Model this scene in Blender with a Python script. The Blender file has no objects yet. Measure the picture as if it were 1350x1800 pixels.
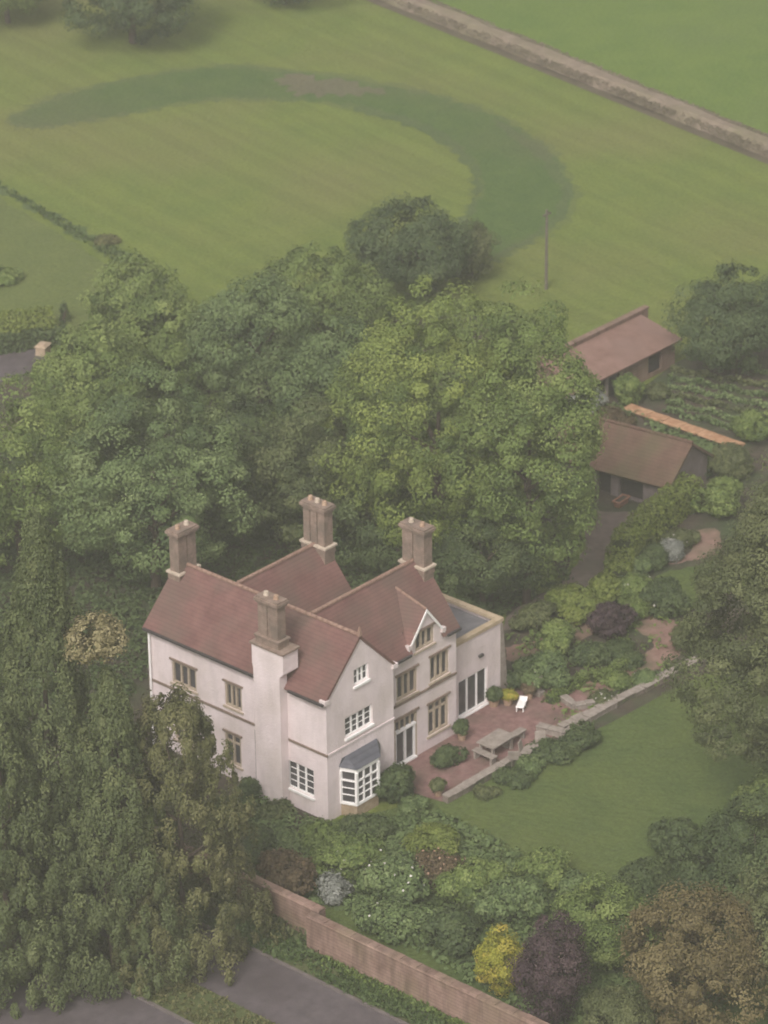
import bpy, math, random
import numpy as np
from mathutils import Vector
R = math.radians
scene = bpy.context.scene
COL = scene.collection

# ------------------------------------------------------------------ camera
FOC, TH, PH, ROLL = 6541.5, 0.839859, 0.458851, -0.0123130     # pixels of a 1350x1800 frame
CAM = np.array([-107.7388, -100.2673, 88.5780])
_F = np.array([math.sin(TH)*math.cos(PH), math.cos(TH)*math.cos(PH), -math.sin(PH)])
_R = np.array([math.cos(TH), -math.sin(TH), 0.0])
_U = np.cross(_R, _F)
RR = _R*math.cos(ROLL) + _U*math.sin(ROLL)
UU = -_R*math.sin(ROLL) + _U*math.cos(ROLL)
cd = bpy.data.cameras.new('camera')
cam = bpy.data.objects.new('camera', cd)
COL.objects.link(cam)
from mathutils import Matrix
M3 = Matrix((RR, UU, -_F)).transposed().to_4x4()
M3.translation = Vector(CAM)
cam.matrix_world = M3
cd.sensor_fit = 'VERTICAL'
cd.sensor_height = 24.0
cd.sensor_width = 18.0
cd.lens = 24.0*FOC/1800.0
cd.clip_start = 1.0
cd.clip_end = 4000.0
cd.dof.use_dof = True            # the telephoto picture is slightly soft everywhere
cd.dof.focus_distance = 120.0
cd.dof.aperture_fstop = 0.60
scene.camera = cam

# ------------------------------------------------------------------ sky, sun, exposure
SUN_EL, SUN_AZ = 46.0, -112.0     # azimuth clockwise from +Y
w = bpy.data.worlds.new('World'); scene.world = w; w.use_nodes = True
nt = w.node_tree; nt.nodes.clear()
sky = nt.nodes.new('ShaderNodeTexSky'); sky.sky_type = 'NISHITA'; sky.sun_disc = False
sky.sun_elevation = R(SUN_EL); sky.sun_rotation = R(SUN_AZ)
sky.dust_density = 6.0; sky.air_density = 1.0; sky.ozone_density = 0.6
hs = nt.nodes.new('ShaderNodeHueSaturation'); hs.inputs['Saturation'].default_value = 0.12
tn = nt.nodes.new('ShaderNodeMix'); tn.data_type = 'RGBA'; tn.blend_type = 'MULTIPLY'
tn.inputs[0].default_value = 1.0; tn.inputs[7].default_value = (1.0, 0.955, 0.955, 1)
bg = nt.nodes.new('ShaderNodeBackground'); bg.inputs['Strength'].default_value = 0.14
wo = nt.nodes.new('ShaderNodeOutputWorld')
nt.links.new(sky.outputs[0], hs.inputs['Color']); nt.links.new(hs.outputs[0], tn.inputs[6])
nt.links.new(tn.outputs[2], bg.inputs['Color']); nt.links.new(bg.outputs[0], wo.inputs['Surface'])
sl = bpy.data.lights.new('sun', 'SUN'); sl.energy = 1.5; sl.angle = R(16); sl.color = (1.0, 0.95, 0.88)
so = bpy.data.objects.new('sun', sl); COL.objects.link(so); so.location = (-100, -40, 120)
sdir = Vector((math.sin(R(SUN_AZ))*math.cos(R(SUN_EL)), math.cos(R(SUN_AZ))*math.cos(R(SUN_EL)), math.sin(R(SUN_EL))))
so.rotation_euler = sdir.to_track_quat('Z', 'Y').to_euler()
vs = scene.view_settings
vs.view_transform = 'Standard'; vs.look = 'None'; vs.gamma = 1.0; vs.use_curve_mapping = False
vs.exposure = 0.28
scene.cycles.max_bounces = 6; scene.cycles.diffuse_bounces = 3; scene.cycles.volume_bounces = 1
scene.cycles.transparent_max_bounces = 8

# ------------------------------------------------------------------ helpers
def G(px, py, z=0.0):
    """surveyed spot (read off the photo) on the level z, in metres"""
    d = _F + 0 + RR*(px-675)/FOC - UU*(py-900)/FOC
    t = (z-CAM[2])/d[2]
    return np.array(CAM + t*d)

def scale_at(P):
    return FOC/float((np.array(P)-CAM) @ _F)

def tag(o, label=None, cat=None, group=None, kind=None):
    if label: o['label'] = label
    if cat: o['category'] = cat
    if group: o['group'] = group
    if kind: o['kind'] = kind
    return o

def empty(name, loc, label, cat, group=None, rz=0.0):
    o = bpy.data.objects.new(name, None); COL.objects.link(o)
    o.location = tuple(float(a) for a in loc); o.rotation_euler = (0, 0, rz)
    o.empty_display_size = 0.3
    return tag(o, label, cat, group)

class MB:
    def __init__(s): s.v = []; s.f = []
    def poly(s, pts):
        b = len(s.v); s.v += [tuple(float(c) for c in p) for p in pts]; s.f.append(tuple(range(b, b+len(pts)))); return s
    def box(s, x0, x1, y0, y1, z0, z1):
        b = len(s.v)
        s.v += [(x0,y0,z0),(x1,y0,z0),(x1,y1,z0),(x0,y1,z0),(x0,y0,z1),(x1,y0,z1),(x1,y1,z1),(x0,y1,z1)]
        s.f += [tuple(b+i for i in q) for q in ((0,3,2,1),(4,5,6,7),(0,1,5,4),(1,2,6,5),(2,3,7,6),(3,0,4,7))]
        return s
    def prism(s, base, top):
        """closed solid between two rings of points with the same count"""
        n = len(base); b = len(s.v)
        s.v += [tuple(float(c) for c in p) for p in base] + [tuple(float(c) for c in p) for p in top]
        s.f.append(tuple(b+i for i in range(n))[::-1]); s.f.append(tuple(b+n+i for i in range(n)))
        for i in range(n):
            j = (i+1) % n; s.f.append((b+i, b+j, b+n+j, b+n+i))
        return s
    def slab(s, quad, t):
        q = [Vector(p) for p in quad]; n = (q[1]-q[0]).cross(q[2]-q[0]).normalized()
        if n.z < 0: n = -n
        return s.prism([p-n*t for p in q], q)
    def tube(s, a, b, r0, r1, n=8):
        a = Vector(a); b = Vector(b); d = (b-a).normalized()
        u = d.orthogonal().normalized(); v = d.cross(u)
        ring = lambda c, r: [c+(u*math.cos(k*2*math.pi/n)+v*math.sin(k*2*math.pi/n))*r for k in range(n)]
        return s.prism(ring(a, r0), ring(b, r1))
    def build(s, name, mat, parent=None, off=(0,0,0), bevel=0.0):
        me = bpy.data.meshes.new(name)
        o3 = off
        me.from_pydata([(x-o3[0], y-o3[1], z-o3[2]) for x, y, z in s.v], [], s.f)
        me.materials.append(mat); me.update()
        import bmesh
        bm = bmesh.new(); bm.from_mesh(me); bmesh.ops.recalc_face_normals(bm, faces=bm.faces)
        bm.to_mesh(me); bm.free()
        o = bpy.data.objects.new(name, me); COL.objects.link(o)
        if parent: o.parent = parent
        if bevel:
            m = o.modifiers.new('bevel', 'BEVEL'); m.width = bevel; m.segments = 2; m.limit_method = 'ANGLE'
        return o

# ------------------------------------------------------------------ materials
def mat(name, c1, c2=None, scale=1.0, rough=0.85, detail=6.0, bump=0.0, bscale=None, c3=None, scale3=None, f3=0.5, spec=0.2, coord='Object', dist=0.0):
    m = bpy.data.materials.new(name); m.use_nodes = True
    n = m.node_tree; p = n.nodes['Principled BSDF']
    p.inputs['Roughness'].default_value = rough
    p.inputs['Specular IOR Level'].default_value = spec
    p.inputs['Base Color'].default_value = (*c1, 1)
    tc = n.nodes.new('ShaderNodeTexCoord')
    col = None
    if c2:
        no = n.nodes.new('ShaderNodeTexNoise'); no.inputs['Scale'].default_value = scale
        no.inputs['Detail'].default_value = detail; no.inputs['Roughness'].default_value = 0.65; no.inputs['Distortion'].default_value = dist
        n.links.new(tc.outputs[coord], no.inputs['Vector'])
        cr = n.nodes.new('ShaderNodeValToRGB')
        cr.color_ramp.elements[0].position = 0.33; cr.color_ramp.elements[1].position = 0.67
        cr.color_ramp.elements[0].color = (*c1, 1); cr.color_ramp.elements[1].color = (*c2, 1)
        n.links.new(no.outputs['Fac'], cr.inputs[0]); col = cr.outputs[0]
    if c3:
        n3 = n.nodes.new('ShaderNodeTexNoise'); n3.inputs['Scale'].default_value = scale3 or scale*0.2; n3.inputs['Detail'].default_value = 4
        n.links.new(tc.outputs[coord], n3.inputs['Vector'])
        r3 = n.nodes.new('ShaderNodeMapRange'); r3.inputs[1].default_value = 0.45; r3.inputs[2].default_value = 0.68
        r3.inputs[3].default_value = 0.0; r3.inputs[4].default_value = f3
        n.links.new(n3.outputs['Fac'], r3.inputs[0])
        mx = n.nodes.new('ShaderNodeMix'); mx.data_type = 'RGBA'
        n.links.new(r3.outputs[0], mx.inputs[0])
        if col: n.links.new(col, mx.inputs[6])
        else: mx.inputs[6].default_value = (*c1, 1)
        mx.inputs[7].default_value = (*c3, 1); col = mx.outputs[2]
    if col: n.links.new(col, p.inputs['Base Color'])
    if bump:
        nb = n.nodes.new('ShaderNodeTexNoise'); nb.inputs['Scale'].default_value = bscale or scale*3; nb.inputs['Detail'].default_value = 5
        n.links.new(tc.outputs[coord], nb.inputs['Vector'])
        b = n.nodes.new('ShaderNodeBump'); b.inputs['Strength'].default_value = 1.0; b.inputs['Distance'].default_value = bump
        n.links.new(nb.outputs['Fac'], b.inputs['Height']); n.links.new(b.outputs[0], p.inputs['Normal'])
    m['_col'] = 0
    return m

def add_courses(m, axis_scale, mult, amount, vec=(0, 0, 1)):
    """fine bands (tile or brick courses) multiplied into the base colour"""
    n = m.node_tree; p = n.nodes['Principled BSDF']
    src = p.inputs['Base Color'].links[0].from_socket if p.inputs['Base Color'].links else None
    tc = n.nodes.new('ShaderNodeTexCoord'); dp = n.nodes.new('ShaderNodeVectorMath'); dp.operation = 'DOT_PRODUCT'
    dp.inputs[1].default_value = vec; n.links.new(tc.outputs['Object'], dp.inputs[0])
    mu = n.nodes.new('ShaderNodeMath'); mu.operation = 'MULTIPLY'; mu.inputs[1].default_value = axis_scale
    n.links.new(dp.outputs['Value'], mu.inputs[0])
    fr = n.nodes.new('ShaderNodeMath'); fr.operation = 'FRACT'; n.links.new(mu.outputs[0], fr.inputs[0])
    mr = n.nodes.new('ShaderNodeMapRange'); mr.inputs[1].default_value = 0.0; mr.inputs[2].default_value = 0.35
    mr.inputs[3].default_value = amount; mr.inputs[4].default_value = 1.0; n.links.new(fr.outputs[0], mr.inputs[0])
    mx = n.nodes.new('ShaderNodeMix'); mx.data_type = 'RGBA'; mx.blend_type = 'MULTIPLY'; mx.inputs[0].default_value = 1
    if src: n.links.new(src, mx.inputs[6])
    cb = n.nodes.new('ShaderNodeCombineColor')
    for i in range(3): n.links.new(mr.outputs[0], cb.inputs[i])
    n.links.new(cb.outputs[0], mx.inputs[7]); n.links.new(mx.outputs[2], p.inputs['Base Color'])
    return m

def leafmat(name, ca, cb, cc=None):
    m = bpy.data.materials.new(name); m.use_nodes = True
    n = m.node_tree; p = n.nodes['Principled BSDF']; out = n.nodes['Material Output']
    p.inputs['Roughness'].default_value = 0.65; p.inputs['Specular IOR Level'].default_value = 0.25
    at = n.nodes.new('ShaderNodeAttribute'); at.attribute_name = 'tint'
    cr = n.nodes.new('ShaderNodeValToRGB')
    cr.color_ramp.elements[0].color = (*ca, 1); cr.color_ramp.elements[1].color = (*cb, 1)
    if cc:
        e = cr.color_ramp.elements.new(0.5); e.color = (*cb, 1); cr.color_ramp.elements[2].color = (*cc, 1)
    n.links.new(at.outputs['Fac'], cr.inputs[0]); n.links.new(cr.outputs[0], p.inputs['Base Color'])
    tr = n.nodes.new('ShaderNodeBsdfTranslucent'); n.links.new(cr.outputs[0], tr.inputs['Color'])
    mx = n.nodes.new('ShaderNodeMixShader'); mx.inputs[0].default_value = 0.2
    n.links.new(p.outputs[0], mx.inputs[1]); n.links.new(tr.outputs[0], mx.inputs[2]); n.links.new(mx.outputs[0], out.inputs['Surface'])
    return m

M = {}
M['render_wall'] = mat('painted_render', (0.67,0.578,0.575), (0.76,0.666,0.663), 0.9, 0.9, bump=0.03, bscale=9, c3=(0.54,0.47,0.42), scale3=0.55, f3=0.45)
def streaks(m, lo=0.80):
    n = m.node_tree; p = n.nodes['Principled BSDF']; src = p.inputs['Base Color'].links[0].from_socket
    tc = n.nodes.new('ShaderNodeTexCoord'); mp = n.nodes.new('ShaderNodeMapping'); mp.inputs['Scale'].default_value = (1.5, 1.5, 0.30)
    n.links.new(tc.outputs['Object'], mp.inputs['Vector'])
    no = n.nodes.new('ShaderNodeTexNoise'); no.inputs['Scale'].default_value = 1.0; no.inputs['Detail'].default_value = 7; no.inputs['Roughness'].default_value = .7
    n.links.new(mp.outputs[0], no.inputs['Vector'])
    mr = n.nodes.new('ShaderNodeMapRange'); mr.inputs[1].default_value = .32; mr.inputs[2].default_value = .55; mr.inputs[3].default_value = lo; mr.inputs[4].default_value = 1.03
    n.links.new(no.outputs['Fac'], mr.inputs[0])
    vm = n.nodes.new('ShaderNodeVectorMath'); vm.operation = 'SCALE'; n.links.new(src, vm.inputs[0]); n.links.new(mr.outputs[0], vm.inputs['Scale'])
    n.links.new(vm.outputs[0], p.inputs['Base Color']); return m
streaks(M['render_wall'], 0.91)
M['white'] = mat('white_paint', (0.86,0.83,0.81), (0.92,0.90,0.88), 3, 0.5)
M['stone'] = mat('tan_stone', (0.36,0.29,0.22), (0.48,0.40,0.31), 5, 0.85, bump=0.01, bscale=20)
M['string'] = mat('weathered_string_stone', (0.17,0.125,0.10), (0.26,0.20,0.16), 3, 0.9)
M['glass'] = mat('window_glass', (0.045,0.043,0.048), (0.10,0.095,0.10), 1.2, 0.22, spec=0.5)  # paler tone puts reflected sky into the glass colour
M['tile'] = mat('clay_tile', (0.132,0.066,0.060), (0.205,0.112,0.098), 1.1, 0.85, detail=9, bump=0.02, bscale=9, c3=(0.135,0.095,0.078), scale3=0.45, f3=0.85)
add_courses(M['tile'], 7.0, 1, 0.76)
M['ridge'] = mat('ridge_tile', (0.21,0.13,0.10), (0.31,0.205,0.16), 4, 0.85)
M['lead'] = mat('grey_lead', (0.13,0.13,0.14), (0.20,0.19,0.20), 2, 0.6)
M['slate'] = mat('blue_slate', (0.075,0.080,0.095), (0.12,0.12,0.14), 3, 0.6)
add_courses(M['slate'], 7.0, 1, 0.7)
M['brickstack'] = mat('stack_brick', (0.19,0.135,0.108), (0.31,0.235,0.19), 4.5, 0.9, detail=8, bump=0.015, bscale=12, c3=(0.13,0.11,0.09), scale3=1.2, f3=0.7)
add_courses(M['brickstack'], 10.0, 1, 0.75)
M['capstone'] = mat('chimney_stone', (0.40,0.33,0.26), (0.55,0.47,0.38), 4, 0.9)
M['pot'] = mat('clay_pot', (0.30,0.19,0.13), (0.45,0.33,0.24), 6, 0.8)
M['brick'] = mat('old_red_brick', (0.185,0.118,0.092), (0.300,0.205,0.168), 1.4, 0.9, detail=9, bump=0.02, bscale=8, c3=(0.20,0.155,0.10), scale3=0.5, f3=0.8)
add_courses(M['brick'], 6.0, 1, 0.70); streaks(M['brick'], 0.62)
M['bayplinth'] = mat('bay_stone', (0.30,0.22,0.15), (0.42,0.33,0.24), 5, 0.9, bump=0.01)
M['coping'] = mat('parapet_coping', (0.34,0.26,0.17), (0.48,0.39,0.28), 2.5, 0.85)
M['bark'] = mat('bark', (0.06,0.045,0.035), (0.11,0.085,0.065), 4, 0.95, bump=0.03)
M['hedge_core'] = mat('hedge_inside', (0.030,0.042,0.016), (0.055,0.070,0.025), 6, 1.0, bump=.05)
M['doorwood'] = mat('dark_opening_boards', (0.030,0.026,0.026), (0.055,0.045,0.042), 4, 0.8)
M['iron'] = mat('dark_pipe', (0.05,0.045,0.045), (0.07,0.06,0.06), 6, 0.6)
M['pole'] = mat('weathered_pole', (0.10,0.09,0.07), (0.16,0.14,0.11), 4, 0.9)
M['pale_stone'] = mat('pale_garden_stone', (0.21,0.18,0.155), (0.33,0.285,0.25), 3.5, 0.9, bump=0.02, bscale=7)
M['rubble'] = mat('terrace_rubble', (0.14,0.11,0.095), (0.29,0.235,0.20), 2.6, 0.95, detail=9, bump=0.05, bscale=5, c3=(0.07,0.085,0.045), scale3=0.7, f3=0.8)
M['patio'] = mat('brick_paving', (0.165,0.088,0.082), (0.27,0.165,0.15), 2.2, 0.9, detail=9, bump=0.015, bscale=9, c3=(0.115,0.09,0.07), scale3=0.6, f3=0.7)
M['gpath'] = mat('worn_brick_path', (0.19,0.110,0.092), (0.29,0.19,0.155), 1.6, 0.95, detail=9, bump=0.03, bscale=6, c3=(0.10,0.10,0.055), scale3=0.5, f3=0.8)
M['drive'] = mat('gravel_drive', (0.115,0.088,0.076), (0.17,0.132,0.114), 1.3, 0.95, detail=9, bump=0.02, bscale=8, c3=(0.10,0.10,0.065), scale3=0.3, f3=0.6)
M['road'] = mat('asphalt', (0.078,0.066,0.070), (0.118,0.100,0.104), 1.6, 0.9, detail=10, bump=0.01, bscale=12, c3=(0.062,0.050,0.052), scale3=0.35, f3=0.8)
M['kerb'] = mat('kerb_stone', (0.10,0.085,0.082), (0.165,0.14,0.135), 1.5, 0.9)
M['soil'] = mat('dark_soil', (0.050,0.040,0.032), (0.085,0.070,0.050), 1.2, 1.0, detail=8, bump=0.08, bscale=3, c3=(0.05,0.075,0.03), scale3=0.35, f3=0.8)
M['terracotta'] = mat('dull_terracotta', (0.27,0.13,0.085), (0.36,0.19,0.13), 3, 0.9)
M['orange'] = mat('orange_terracotta', (0.30,0.155,0.085), (0.46,0.285,0.175), 2.2, 0.9, detail=8, bump=0.02)

def grassmat(name, c1, c2, c3, s1=0.35, stripes=None):
    m = mat(name, c1, c2, s1, 0.95, detail=10, bump=0.12, bscale=2.2, c3=c3, scale3=0.06, f3=0.75, spec=0.1)
    n = m.node_tree; p = n.nodes['Principled BSDF']
    src = p.inputs['Base Color'].links[0].from_socket
    tc = n.nodes.new('ShaderNodeTexCoord')
    # short-range mottling of the sward
    no = n.nodes.new('ShaderNodeTexNoise'); no.inputs['Scale'].default_value = 4.5; no.inputs['Detail'].default_value = 8; no.inputs['Roughness'].default_value = 0.8
    n.links.new(tc.outputs['Object'], no.inputs['Vector'])
    mr = n.nodes.new('ShaderNodeMapRange'); mr.inputs[1].default_value = 0.35; mr.inputs[2].default_value = 0.65; mr.inputs[3].default_value = 0.74; mr.inputs[4].default_value = 1.26
    n.links.new(no.outputs['Fac'], mr.inputs[0]); fac = mr.outputs[0]
    if stripes:
        dp = n.nodes.new('ShaderNodeVectorMath'); dp.operation = 'DOT_PRODUCT'; dp.inputs[1].default_value = (*stripes[0], 0)
        n.links.new(tc.outputs['Object'], dp.inputs[0])
        n2 = n.nodes.new('ShaderNodeTexNoise'); n2.inputs['Scale'].default_value = 0.09; n.links.new(tc.outputs['Object'], n2.inputs['Vector'])
        ad = n.nodes.new('ShaderNodeMath'); ad.operation = 'MULTIPLY_ADD'; ad.inputs[1].default_value = 0.9
        n.links.new(n2.outputs['Fac'], ad.inputs[0]); n.links.new(dp.outputs['Value'], ad.inputs[2])
        n1 = n.nodes.new('ShaderNodeTexNoise'); n1.noise_dimensions = '1D'; n1.inputs['Scale'].default_value = stripes[1]; n1.inputs['Detail'].default_value = 2
        n.links.new(ad.outputs[0], n1.inputs['W'])
        m2 = n.nodes.new('ShaderNodeMapRange'); m2.inputs[1].default_value = 0.35; m2.inputs[2].default_value = 0.65; m2.inputs[3].default_value = 1-stripes[2]; m2.inputs[4].default_value = 1+stripes[2]
        n.links.new(n1.outputs['Fac'], m2.inputs[0])
        mm = n.nodes.new('ShaderNodeMath'); mm.operation = 'MULTIPLY'; n.links.new(fac, mm.inputs[0]); n.links.new(m2.outputs[0], mm.inputs[1]); fac = mm.outputs[0]
    vm = n.nodes.new('ShaderNodeVectorMath'); vm.operation = 'SCALE'
    n.links.new(src, vm.inputs[0]); n.links.new(fac, vm.inputs['Scale']); n.links.new(vm.outputs[0], p.inputs['Base Color'])
    return m

_sd = (G(260,470)-G(0,330))[:2]; _sd = _sd/np.linalg.norm(_sd); SN = (-_sd[1], _sd[0])
M['field'] = grassmat('mown_field', (0.104,0.142,0.032), (0.134,0.166,0.038), (0.142,0.146,0.050), 0.30, (SN, 0.75, 0.065))
M['pasture'] = grassmat('green_pasture', (0.088,0.142,0.030), (0.118,0.170,0.036), (0.106,0.146,0.044), 0.25)
M['lawn'] = grassmat('garden_lawn', (0.060,0.092,0.032), (0.088,0.122,0.038), (0.100,0.124,0.036), 0.5)
M['rough'] = grassmat('rough_grass', (0.066,0.104,0.038), (0.090,0.130,0.046), (0.100,0.112,0.058), 0.6)
M['worn'] = grassmat('worn_grass', (0.105,0.098,0.062), (0.125,0.118,0.072), (0.09,0.105,0.05), 0.5)
M['rim'] = grassmat('ring_rim_grass', (0.066,0.096,0.036), (0.088,0.118,0.044), (0.098,0.100,0.052), 0.5)
M['near'] = grassmat('near_field_grass', (0.090,0.118,0.036), (0.115,0.140,0.044), (0.128,0.135,0.055), 0.3)
M['ring0'] = grassmat('ring_outer_grass', (0.094,0.126,0.036), (0.116,0.144,0.042), (0.115,0.126,0.050), 0.5)
M['ring1'] = grassmat('ring_edge_grass', (0.074,0.108,0.036), (0.096,0.128,0.042), (0.100,0.110,0.052), 0.5)
M['ring2'] = grassmat('ring_grass', (0.056,0.096,0.028), (0.080,0.122,0.034), (0.090,0.104,0.046), 0.5)
M['verge'] = grassmat('verge_grass', (0.065,0.085,0.035), (0.10,0.115,0.045), (0.09,0.075,0.045), 0.8)
M['bankfoot'] = mat('bank_foot_grass', (0.085,0.070,0.048), (0.12,0.10,0.07), 0.8, 1.0, bump=0.05)
M['darkrim'] = grassmat('ditch_grass', (0.058,0.075,0.032), (0.10,0.115,0.045), (0.095,0.075,0.045), 0.9)
M['drygrass'] = mat('dry_grass', (0.165,0.130,0.100), (0.235,0.190,0.145), 0.9, 1.0, detail=10, bump=0.12, bscale=2.5, c3=(0.14,0.14,0.07), scale3=0.25, f3=0.6)

L = {}
L['bright'] = leafmat('bright_leaf', (0.065, 0.101, 0.027), (0.149, 0.195, 0.046), (0.250, 0.296, 0.075))
L['mid'] = leafmat('mid_leaf', (0.066, 0.102, 0.028), (0.142, 0.195, 0.052), (0.241, 0.293, 0.092))
L['cool'] = leafmat('cool_leaf', (0.061, 0.095, 0.036), (0.124, 0.176, 0.063), (0.209, 0.262, 0.109))
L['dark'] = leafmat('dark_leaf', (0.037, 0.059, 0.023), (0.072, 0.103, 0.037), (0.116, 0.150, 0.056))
L['oak'] = leafmat('oak_leaf', (0.039, 0.062, 0.025), (0.066, 0.099, 0.038), (0.105, 0.141, 0.057))
L['conifer'] = leafmat('conifer_leaf', (0.052, 0.071, 0.026), (0.096, 0.120, 0.045), (0.157, 0.177, 0.073))
L['conifer_olive'] = leafmat('conifer_olive_leaf', (0.065, 0.072, 0.027), (0.122, 0.125, 0.048), (0.192, 0.181, 0.082))
L['olive'] = leafmat('olive_leaf', (0.061, 0.076, 0.031), (0.105, 0.123, 0.048), (0.157, 0.170, 0.072))
L['brown'] = leafmat('brown_leaf', (0.080, 0.066, 0.028), (0.143, 0.116, 0.049), (0.200, 0.165, 0.074))
L['purple'] = leafmat('purple_leaf', (0.034,0.020,0.026), (0.062,0.038,0.044), (0.095,0.062,0.064))
L['yellow'] = leafmat('yellow_leaf', (0.14,0.16,0.020), (0.28,0.28,0.035), (0.42,0.33,0.060))
L['silver'] = leafmat('silver_leaf', (0.15,0.16,0.14), (0.24,0.25,0.22), (0.36,0.36,0.33))
L['hedge'] = leafmat('hedge_leaf', (0.095,0.130,0.030), (0.155,0.195,0.042), (0.21,0.24,0.060))
L['reddish'] = leafmat('reddish_leaf', (0.075,0.050,0.032), (0.120,0.090,0.048), (0.17,0.12,0.07))
L['straw'] = leafmat('straw_leaf', (0.14,0.125,0.055), (0.23,0.20,0.10), (0.32,0.28,0.16))
L['drytuft'] = leafmat('dry_tuft', (0.135,0.115,0.080), (0.20,0.168,0.120), (0.26,0.220,0.165))
L['petal'] = leafmat('pale_petal', (0.40,0.36,0.33), (0.55,0.52,0.48), (0.68,0.64,0.60))
L['pinkpetal'] = leafmat('pink_petal', (0.34,0.19,0.13), (0.42,0.26,0.18), (0.5,0.34,0.24))
L['ringtuft'] = leafmat('ring_tuft', (0.060,0.095,0.034), (0.080,0.120,0.042), (0.105,0.145,0.055))
L['tuft'] = leafmat('grass_tuft', (0.055,0.090,0.030), (0.085,0.125,0.040), (0.12,0.155,0.052))

# ------------------------------------------------------------------ foliage
def leaf_object(name, C, N, S, T, material, parent=None, asp=0.62, vert=0.0, rng=None):
    """one mesh of small leaf faces: centres C, normals N, sizes S, tints T"""
    n = len(C)
    N = N/np.maximum(np.linalg.norm(N, axis=1, keepdims=True), 1e-6)
    A = rng.normal(size=(n, 3)); 
    if vert: A = A*(1-vert) + np.array([0, 0, 1.0])*vert*2.0
    A = A - N*(A*N).sum(1, keepdims=True); A /= np.maximum(np.linalg.norm(A, axis=1, keepdims=True), 1e-6)
    B = np.cross(N, A)
    a = A*(S*0.5)[:, None]; b = B*(S*0.5*asp)[:, None]
    V = np.empty((n, 4, 3)); V[:, 0] = C-a; V[:, 1] = C+b+a*0.15; V[:, 2] = C+a; V[:, 3] = C-b+a*0.15
    me = bpy.data.meshes.new(name)
    me.vertices.add(n*4); me.vertices.foreach_set('co', V.reshape(-1).astype(np.float32))
    me.loops.add(n*4); me.loops.foreach_set('vertex_index', np.arange(n*4, dtype=np.int32))
    me.polygons.add(n); me.polygons.foreach_set('loop_start', np.arange(0, n*4, 4, dtype=np.int32))
    me.update(calc_edges=True)
    at = me.attributes.new('tint', 'FLOAT', 'FACE'); at.data.foreach_set('value', np.clip(T, 0, 1).astype(np.float32))
    me.materials.append(material)
    o = bpy.data.objects.new(name, me); COL.objects.link(o)
    if parent: o.parent = parent
    return o

def rdir(rng, n):
    d = rng.normal(size=(n, 3)); return d/np.linalg.norm(d, axis=1, keepdims=True)

def clump_leaves(rng, cen, out, cr, tint, per, leaf, squash=(1, 1, 0.75), up=0.42, jit=0.26, tj=0.07):
    k = len(cen); idx = np.repeat(np.arange(k), per); n = len(idx)
    d = rdir(rng, n)
    # keep leaves on the outer half of each clump
    flip = (d*out[idx]).sum(1) < -0.35; d[flip] *= -1
    rad = cr[idx]*rng.uniform(0.55, 1.05, n)
    C = cen[idx] + d*rad[:, None]*np.array(squash)
    N = d + out[idx]*0.25 + np.array([0, 0, up]) + rng.normal(size=(n, 3))*jit
    T = tint[idx] + rng.normal(size=n)*tj + d[:, 2]*0.05  # upper leaves tinted lighter: light from above put into the colour
    S = leaf*rng.uniform(0.65, 1.35, n)
    return C, N, S, T

def broad_crown(rng, rx, ry, z0, z1, leaf=0.27, cl=0.62, dens=1.0, lobes=13, per=None, open_=0.0, irr=0.0):
    hz = (z1-z0)/2; zc = (z0+z1)/2
    ld = rdir(rng, lobes); ld[:, 2] = np.abs(ld[:, 2])*1.1-0.45
    lc = ld*rng.uniform(0.42, 0.66, (lobes, 1)); lr = rng.uniform(0.33-irr*.1, 0.50, lobes)
    lc = lc*(1+irr*rng.uniform(-.1, .45, (lobes, 1)))
    lc = np.vstack([lc, [[0, 0, 0.05], [0, 0, 0.45], [0, 0, -0.4]]]); lr = np.append(lr, [0.58-irr*.12, 0.5-irr*.12, 0.5])
    area = 4*math.pi*((rx*ry)**0.8+(rx*hz)**0.8+(ry*hz)**0.8)/3 if True else 0
    m = int(dens*1.75*area/(cl*cl*1.6)) + 20
    li = rng.integers(0, len(lc), m*2)
    d = rdir(rng, m*2)
    P = lc[li] + d*lr[li][:, None]*rng.uniform(0.86, 1.06, (m*2, 1))
    # drop what is buried in the union of lobes
    dist = np.linalg.norm(P[:, None, :]-lc[None], axis=2)/lr[None]
    deep = (dist < 0.78).sum(1)
    keep = (deep < 1) | (rng.random(m*2) < 0.14)
    P = P[keep]; out = d[keep]; li = li[keep]
    if open_: 
        kk = rng.random(len(P)) > open_; P = P[kk]; out = out[kk]; li = li[kk]
    cen = P*np.array([rx, ry, hz]) + np.array([0, 0, zc])
    cen[:, 2] = np.maximum(cen[:, 2], 0.15)
    cr = cl*rng.uniform(0.55, 1.35, len(cen))
    ltint = rng.uniform(0.30, 0.62, len(lc))
    tint = ltint[li] + rng.normal(size=len(cen))*0.19
    per = per or int(26*(cl/leaf/2.0)**2)
    return clump_leaves(rng, cen, out, cr, tint, per, leaf)

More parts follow.
